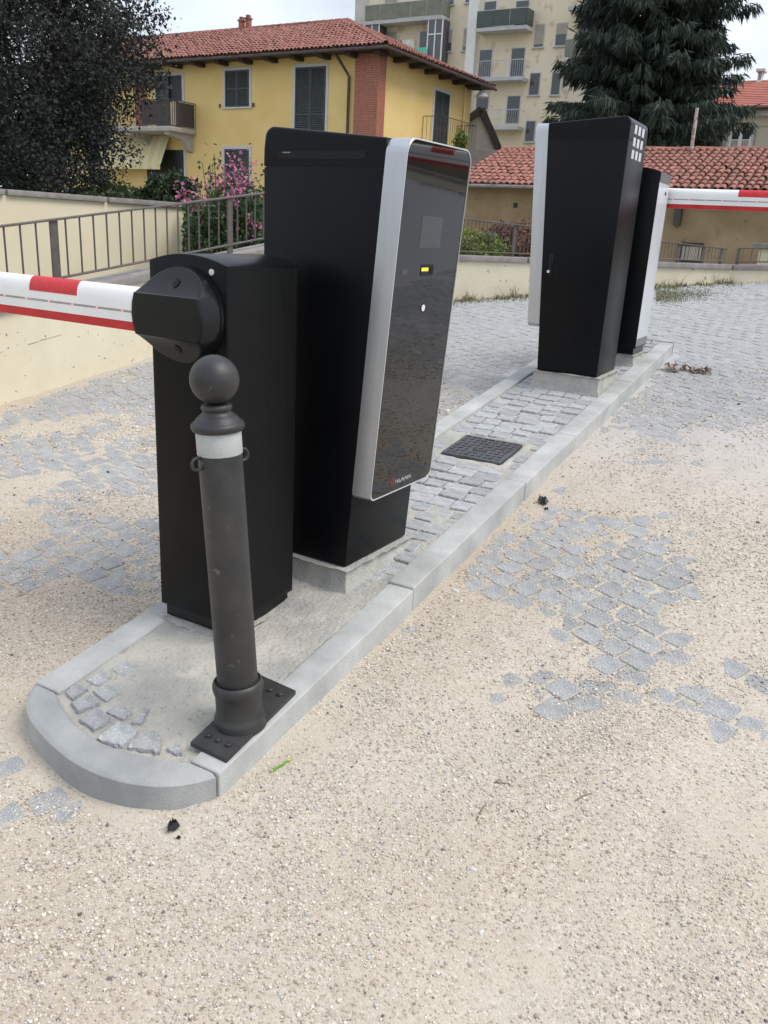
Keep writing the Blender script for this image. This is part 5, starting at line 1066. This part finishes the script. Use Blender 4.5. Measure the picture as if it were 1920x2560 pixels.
# sprays reaching out to the right
rt = np.array([math.cos(YAW), -math.sin(YAW), 0])
for (u, v) in [(345, 30), (380, 20), (330, 70), (300, 110), (350, 60), (300, 200), (320, 190), (280, 260), (270, 300), (370, 210), (250, 420), (230, 450), (365, 90), (330, 375), (300, 390)]:
    q = at_dist(u, v, 13.2+r.uniform(-.6, .6))-tb; cl.append(q); cl.append(q-rt*.3+r.normal(size=3)*.1)
cl = np.array(cl); N = 84; P = (cl[:, None, :]+r.normal(size=(len(cl), N, 3))*np.array([.12, .12, .12])).reshape(-1, 3)
msk = r.random(len(P)) < .72
leaf_mesh('crown', P[msk], .052, mat_plum, pt_, seed=3, droop=.3); leaf_mesh('crown', P[~msk], .052, mat_plum2, pt_, seed=4, droop=.3)
# spruce
SP = at_dist(*zc(905, 760), 40.); sb_ = np.array([SP[0], SP[1], .5])
spr = thing('spruce_tree', 'big dark spruce with drooping boughs rising between the apartment block and pale house', 'tree', tuple(sb_))
mat_spr = M_leaf('spruce_needles', (.026, .042, .032), (.055, .078, .052), .5, .75)
ztop, zlow = 23., 5.2; r = np.random.default_rng(5)
g = G(); g.tube([(0, 0, 0), (0, 0, 8), (0, 0, ztop)], [.38, .28, .03], 10)
PP = []; QQ = []; WW = []
z = zlow
while z < ztop-.4:
    R_ = 3.95*(1-(z-zlow)/(ztop-zlow+2.5))**.8*(1 if z > 6.2 else .86)*(1+.13*math.sin(z*3.1)); nb_ = 13 if z < 14 else 9; a0 = r.uniform(0, 6.28)
    for i in range(nb_):
        a = a0+i*6.283/nb_+r.uniform(-.2, .2); Lb_ = R_*r.uniform(.68, 1.12); n_ = 7; dr_ = r.uniform(.28, .5); pts_ = []
        for k_ in range(n_+1):
            t_ = k_/n_; rr = Lb_*t_; pts_.append(np.array([math.cos(a)*rr, math.sin(a)*rr, z-dr_*Lb_*(t_-.62*t_*t_)]))
        g.tube(pts_, [.05*(1-.85*k_/n_) for k_ in range(n_+1)], 4, cap=False)
        side = np.array([-math.sin(a), math.cos(a), 0]); out = np.array([math.cos(a), math.sin(a), 0])
        for k_ in range(int(78+Lb_*84)):
            t_ = r.uniform(.18, 1.)**.8; j = min(n_-1, int(t_*n_)); f_ = t_*n_-j; p = pts_[j]*(1-f_)+pts_[j+1]*f_; s_ = r.choice([-1, 1]); wl = (.25+.55*(1-t_))*r.uniform(.2, 1.)
            p = p+side*s_*wl*.9+np.array([0, 0, -.18*wl+r.uniform(-.12, .12)]); PP.append(p); dd = side*s_*.4+out*.55+np.array([0, 0, -r.uniform(.3, 2.2)])+r.normal(size=3)*.3; QQ.append(dd/np.linalg.norm(dd)); WW.append(r.uniform(.18, .52)*(.75+.25*Lb_/4))
    z += r.uniform(.30, .46)*(1 if z < 14 else .9)
g.obj('trunk', mat_bark, spr, smooth=True)
PP, QQ, WW = np.array(PP), np.array(QQ), np.array(WW)[:, None]; nn_ = r.normal(size=PP.shape); sd_ = np.cross(QQ, nn_); sd_ /= np.linalg.norm(sd_, axis=1)[:, None]
N = len(PP); V = np.stack([PP-sd_*WW*.03, PP+sd_*WW*.03, PP+QQ*WW*.5+sd_*WW*.075, PP+QQ*WW, PP+QQ*WW*.5-sd_*WW*.075], 1).reshape(-1, 3); k_ = np.arange(N)*5
npmesh('crown', V, np.stack([k_, k_+1, k_+2, k_+3, k_+4], 1), mat_spr, spr)
print('spruce', N, 'plum', len(P))
# flowering shrub behind the railing
mat_pink = M_leaf('pink_petal', (.52, .12, .27), (.62, .24, .38), 6.); mat_leafg = M_leaf('shrub_leaf', (.022, .055, .018), (.06, .11, .035), 3.)
FS = at_dist(560, 470, 9.4); fb = np.array([FS[0], FS[1], .15]); fs = thing('crape_myrtle', 'green shrub with bright pink flower spikes behind the climbing railing', 'shrub', tuple(fb))
r = np.random.default_rng(33); g = G(); LP = []; FP = []
def fpx(u, v, dd=9.4): return at_dist(u, v, dd)-fb
zq = lambda a, b: (400+a*.16878, 380+b*.16878)
tips = [zq(620, 150), zq(740, 170), zq(805, 30), zq(560, 440), zq(1030, 120), zq(1250, 160), zq(1130, 330), zq(990, 290), zq(920, 440), zq(1330, 430), zq(1400, 530), zq(820, 430), zq(580, 560), zq(310, 540), zq(430, 620), zq(1370, 680), zq(1080, 690), zq(1190, 900), zq(1350, 1000), zq(1360, 1150), zq(950, 970), zq(920, 1250), zq(1180, 1090), zq(1490, 980), zq(1340, 1330), zq(1440, 1290), zq(780, 730), zq(560, 700), zq(1160, 480)]
for i, tpx in enumerate(tips):
    p1 = fpx(*tpx, 9.4+r.uniform(-.5, .3)); p0 = np.array([p1[0]*.45+r.uniform(-.15, .15), p1[1]*.45+r.uniform(-.2, .2), 0]); pm = (p0+p1)/2+np.array([0, 0, .25]); pts_ = [p0*(1-t_)**2+2*pm*t_*(1-t_)+p1*t_*t_ for t_ in np.linspace(0, 1, 9)]; g.tube(pts_, [.012*(1-.7*t_) for t_ in np.linspace(0, 1, 9)], 4, cap=False)
    for t_ in np.linspace(.35, .99, 46): q = p0*(1-t_)**2+2*pm*t_*(1-t_)+p1*t_*t_; LP.append(q+r.normal(size=3)*.035)
    if i >= 4:
        big = .055 if i < 13 else .045
        for _ in range(34): FP.append(p1+r.normal(size=3)*np.array([big, big, big*1.5])-np.array([0, 0, .05]))
for _ in range(9500):
    u, v = r.uniform(462, 668), r.uniform(505, 640)
    q = fpx(u, v, 9.6+r.uniform(-.7, .7)); LP.append(q)
for _ in range(900):
    u = r.uniform(520, 668); v = 515-r.exponential(22); LP.append(fpx(u, v, 9.5+r.uniform(-.5, .5)))
g.obj('stems', mat_bark, fs); leaf_mesh('leaves', np.array(LP), .048, mat_leafg, fs, seed=8); leaf_mesh('flowers', np.array(FP), .036, mat_pink, fs, seed=9, elong=1.1)
def bush(name, label, u, v, D, rx_, rz__, n_, size, mat, seed, base=.15, ry_=None):
    r = np.random.default_rng(seed); c = at_dist(u, v, D); o = thing(name, label, 'shrub', (c[0], c[1], base)); P = []
    cc = np.array([0, 0, c[2]-base])
    for _ in range(n_):
        d = r.normal(size=3); d /= np.linalg.norm(d); lump = 1+.18*math.sin(7*d[0]+seed)*math.cos(6*d[2])+.1*math.sin(13*d[1]); P.append(cc+d*np.array([rx_, ry_ or rx_, rz__])*r.uniform(.3, 1)**.4*lump)
    P = np.array(P); P[:, 2] = np.maximum(P[:, 2], .05); leaf_mesh('leaves', P, size, mat, o, seed=seed+1)
    g = G()
    for i in range(6): a = i*1.05; g.tube([(.06*math.cos(a), .06*math.sin(a), 0), (rx_*.4*math.cos(a), rx_*.4*math.sin(a), cc[2])], [.025, .01], 5)
    g.obj('stems', mat_bark, o); return o
mat_dkg = M_leaf('dark_evergreen_leaf', (.018, .040, .018), (.045, .075, .03), 2.)
mat_yg = M_leaf('yellow_green_leaf', (.07, .12, .025), (.24, .27, .05), 4.)
mat_dry = M_leaf('dry_brown_leaf', (.10, .045, .03), (.17, .085, .055), 2.)
mat_dkg2 = M_leaf('hedge_leaf', (.03, .055, .022), (.07, .10, .035), 2.)
bush('laurel_bush', 'rounded dark green bush under the awning door', 427, 486, 13., .36, .27, 3600, .07, mat_dkg, 50)
bush('laurel_bush', 'dark green hedge bush below the plum tree above the tall wall', 290, 512, 13.5, .75, .26, 3200, .07, mat_dkg2, 52)
bush('garden_bush', 'sunny yellow-green bush behind the fine-barred railing', 1186, 622, 10.5, .40, .21, 3600, .045, mat_yg, 54, base=.4)
bush('garden_bush', 'dried brown creeper heaped behind the fine-barred railing', 1285, 610, 11.5, .45, .26, 3600, .05, mat_dry, 56, base=.4)
bush('balcony_plant', 'small bright green pot plant on the house side balcony', 1151, 352, 33.5, .22, .32, 500, .12, mat_yg, 58, base=4.0)
# weeds along the foot of the yard wall
mat_weed = M_leaf('weed_leaf', (.09, .11, .04), (.20, .19, .09), 4.)
mat_weed2 = M_leaf('dry_weed_stem', (.20, .16, .09), (.30, .25, .15), 4.)
r = np.random.default_rng(71); V = []; F = []
def blade(V, F, p, d, L_, w_):
    k_ = len(V); s_ = np.cross(d, r.normal(size=3)); s_ /= np.linalg.norm(s_); bend = r.normal(size=3)*.25; bend[2] = -.1
    m_ = p+d*L_*.55; e_ = p+d*L_+bend*L_*.5; V += [p-s_*w_, p+s_*w_, m_+s_*w_*.8, m_-s_*w_*.8, e_]; F += [(k_, k_+1, k_+2, k_+3), (k_+3, k_+2, k_+4)]
def weeds(name, label, t0, t1, n_, hmax, mat, away=.10, A=np.array(ang_wall[0]), B=np.array(ang_wall[1])):
    V = []; F = []; nn = np.array([(B-A)[1], -(B-A)[0]])/np.linalg.norm(B-A)
    for _ in range(n_):
        t_ = r.uniform(t0, t1); cl_ = .35+.65*vnoise(t_*38, 0, 5); q = A+(B-A)*t_+nn*abs(r.normal())*away; p = np.array([q[0], q[1], SL*q[1]-.004]); d = r.normal(size=3)*.45; d[2] = 1; d /= np.linalg.norm(d); blade(V, F, p, d, hmax*cl_**2*r.uniform(.25, 1), r.uniform(.0018, .0045))
    me = bpy.data.meshes.new(name); me.from_pydata([tuple(v) for v in V], [], F); return tag(put(name, me, mat), label, 'weeds', kind='stuff')
weeds('weeds', 'low green weeds sprouting along the foot of the yard wall', .15, 1., 2100, .11, mat_weed)
weeds('dry_weeds', 'thin dry weed stalks standing against the yard wall', .2, .98, 260, .30, mat_weed2, .04)
weeds('weeds', 'sparse weeds past the corner of the yard wall', .0, .6, 900, .08, mat_weed, .12, np.array(ang_wall[1]), np.array(ang_wall[2]))
V = []; F = []
for _ in range(1500):
    uu = 1640+abs(r.normal())*70; q = on_slope(uu, 742+r.normal()*9-(uu-1640)*.05); d = r.normal(size=3)*.6; d[2] = .7; blade(V, F, q, d/np.linalg.norm(d), r.uniform(.01, .035), .0025)
me = bpy.data.meshes.new('moss_patch'); me.from_pydata([tuple(v) for v in V], [], F); tag(put('moss_patch', me, mat_weed), 'thin grassy moss patch on the setts before the yard wall', 'grass', kind='stuff')
# ---------------------------------------------------------------- litter on the drive
mat_dleaf = M('dead_leaf', (.20, .135, .105), (.36, .285, .24), rough=.85, scale=35); mat_blk = M('black_plastic_scrap', (.010, .010, .012), (.02, .02, .022), rough=.35, scale=20)
def crumple(name, label, cat, u, v, sx_, sy_, sz_, mat, seed, n_=14, z0=0.):
    r = np.random.default_rng(seed); q = on_sand(u, v, z0); V = []; F = []; th = np.linspace(0, 2*math.pi, n_, endpoint=False)
    R1 = r.uniform(.55, 1.15, n_)
    for lv, (k_, zz) in enumerate(((1., .15), (.62, .75), (.25, .55))):
        for i in range(n_): V.append((math.cos(th[i])*sx_*R1[i]*k_, math.sin(th[i])*sy_*R1[i]*k_, sz_*(zz+r.uniform(-.22, .28)*(.4 if lv == 0 else 1))))
    V.append((0, 0, sz_*.2))
    for l in range(2):
        for i in range(n_): F.append((l*n_+i, l*n_+(i+1) % n_, (l+1)*n_+(i+1) % n_, (l+1)*n_+i))
    for i in range(n_): F.append((2*n_+i, 2*n_+(i+1) % n_, 3*n_))
    V += [(a, b_, c-.0015) for a, b_, c in V[:n_]]; nb_ = 3*n_+1
    for i in range(n_): F.append((i, nb_+i, nb_+(i+1) % n_, (i+1) % n_))
    F.append(tuple(range(nb_, nb_+n_)))
    g = G(); g.add(V, F); o = g.obj(name, mat); o.location = tuple(q+np.array([0, 0, .002])); o.rotation_euler = (SLA, 0, r.uniform(0, 6)); return tag(o, label, cat)
q = on_sand(1712, 930); dl = thing('dead_leaves', 'crumpled sprig of dry brown leaves lying beyond the kerb of the white barrier', 'leaf', tuple(q), .2); r = np.random.default_rng(9)
for i in range(15):
    c_ = np.array([r.uniform(-.15, .15), r.uniform(-.045, .045), .004]); a = r.uniform(0, 6.28); L_ = r.uniform(.045, .085); w_ = L_*r.uniform(.18, .34); n_ = 7; V = []; F = []; cu = r.uniform(.2, .9); tw_ = r.uniform(-.8, .8)
    for k_ in range(n_):
        t_ = k_/(n_-1); wd = w_*math.sin(math.pi*(.06+.88*t_))**.7; zz = .012+.03*cu*math.sin(t_*3+i)**2
        for sd_ in (-1, 0, 1):
            lx, ly = L_*(t_-.5), sd_*wd; V.append((c_[0]+lx*math.cos(a)-ly*math.sin(a), c_[1]+lx*math.sin(a)+ly*math.cos(a), zz+abs(sd_)*wd*(.5+.5*math.sin(t_*5+i))+sd_*tw_*wd*.6+SL*(c_[1]+lx*math.sin(a)+ly*math.cos(a))+r.uniform(-.003, .003)))
    for k_ in range(n_-1):
        for j in (0, 1): F.append((k_*3+j, k_*3+j+1, k_*3+j+4, k_*3+j+3))
    V = [(p[0], p[1], max(p[2], .002+SL*p[1])) for p in V]
    me = bpy.data.meshes.new('leaf'); me.from_pydata(V, [], F); put('leaf', me, mat_dleaf, dl)
g = G(); g.tube([(-.20, -.03, .006-.03*SL), (-.05, 0, .012), (.14, .02, .02)], .003, 5); g.obj('stalk', mat_dleaf, dl)
crumple('plastic_scrap', 'torn black plastic scrap lying close to the kerb joint', 'litter', 1358, 1257, .036, .022, .030, mat_blk, 4, 12)
crumple('plastic_scrap', 'tiny black plastic bit under the torn scrap', 'litter', 1366, 1275, .012, .010, .012, mat_blk, 5, 10)
crumple('seed_husk', 'black split husk lying in front of the rounded island nose', 'litter', 434, 2072, .018, .014, .024, mat_blk, 6, 14)
crumple('seed_husk', 'crumb of the black husk fallen beside it', 'litter', 446, 2096, .006, .005, .006, mat_blk, 7, 8)
crumple('dead_leaf', 'dark shred of leaf on the drive left of the barrier', 'leaf', 270, 1182, .022, .010, .008, mat_blk, 8, 10)
mat_chip = M('white_chip', (.50, .49, .46), (.58, .57, .54), rough=.8, scale=30)
for i, (u, v, s_) in enumerate(((1139, 1477, .022), (1132, 1542, .012), (1592, 1435, .014), (1828, 1759, .016), (1052, 1958, .012), (1184, 2173, .013), (1203, 2330, .012), (1350, 1857, .007), (1210, 1640, .008), (262, 1330, .010), (1300, 1890, .008))):
    q = on_sand(u, v, .001); s_ *= .75; g = G(); g.hexa([(-s_, -s_*.5, -.004), (s_*.8, -s_*.6, -.004), (s_, s_*.4, -.004), (-s_*.7, s_*.6, -.004)], [(-s_*.8, -s_*.4, s_*.25), (s_*.7, -s_*.5, s_*.4), (s_*.8, s_*.3, s_*.3), (-s_*.6, s_*.5, s_*.38)]); o = g.obj('stone_chip', mat_chip, bevel=s_*.18, seg=1); o.location = tuple(q); o.rotation_euler = (SLA, .05, i*1.3); tag(o, ['larger white stone chip beside the kerb joint below the ticket machine', 'smaller white stone chip near the kerb joint below the ticket machine', 'white stone chip resting on the broad patch of bare setts', 'white stone chip resting on the small outlying patch of bare setts'][i] if i < 4 else 'tiny white stone chip half sunk in the open sand of the drive', 'stone', 'white stone chips on the drive')
a, b_ = on_sand(677, 1931, .003), on_sand(726, 1900, .003)
o = thing('wire_offcut', 'short yellow-green wire offcut lying beside the bollard kerb', 'wire', tuple(a)); g = G(); d = b_-a; g.tube([(0, 0, .003), tuple(d*.5+np.array([0, 0, .0035])), tuple(d+np.array([0, 0, .003]))], .0032, 8); g.obj('sheath', M('yellow_green_sheath', (.50, .48, .03), (.10, .28, .05), rough=.45, scale=90, lo=.48, hi=.52), o, smooth=True)
g = G(); g.tube([tuple(d+np.array([0, 0, .003])), tuple(d*1.05+np.array([0, 0, .003]))], .0016, 6); g.obj('core', M('copper_core', (.45, .2, .1), rough=.4, metal=.8), o)
for i, (u, v, a, L_) in enumerate(((1440, 2000, 1.0, .05), (1235, 1955, .2, .05), (1025, 1505, 1.9, .035), (1192, 2050, 1.6, .06))):
    q = on_sand(u, v, .003); o = thing('twig', ('short pale twig lying in the open sand', 'thin pale twig at the edge of the broad sett patch', 'short pale twig lying against the foot of the kerb', 'longest pale twig lying in the open sand')[i], 'twig', tuple(q), a, 'twigs on the drive'); g = G(); g.tube([(0, 0, 0), (L_*.5, .003, .002), (L_, 0, SL*L_*math.sin(a))], .0018, 5); g.obj('stem', mat_weed2, o)
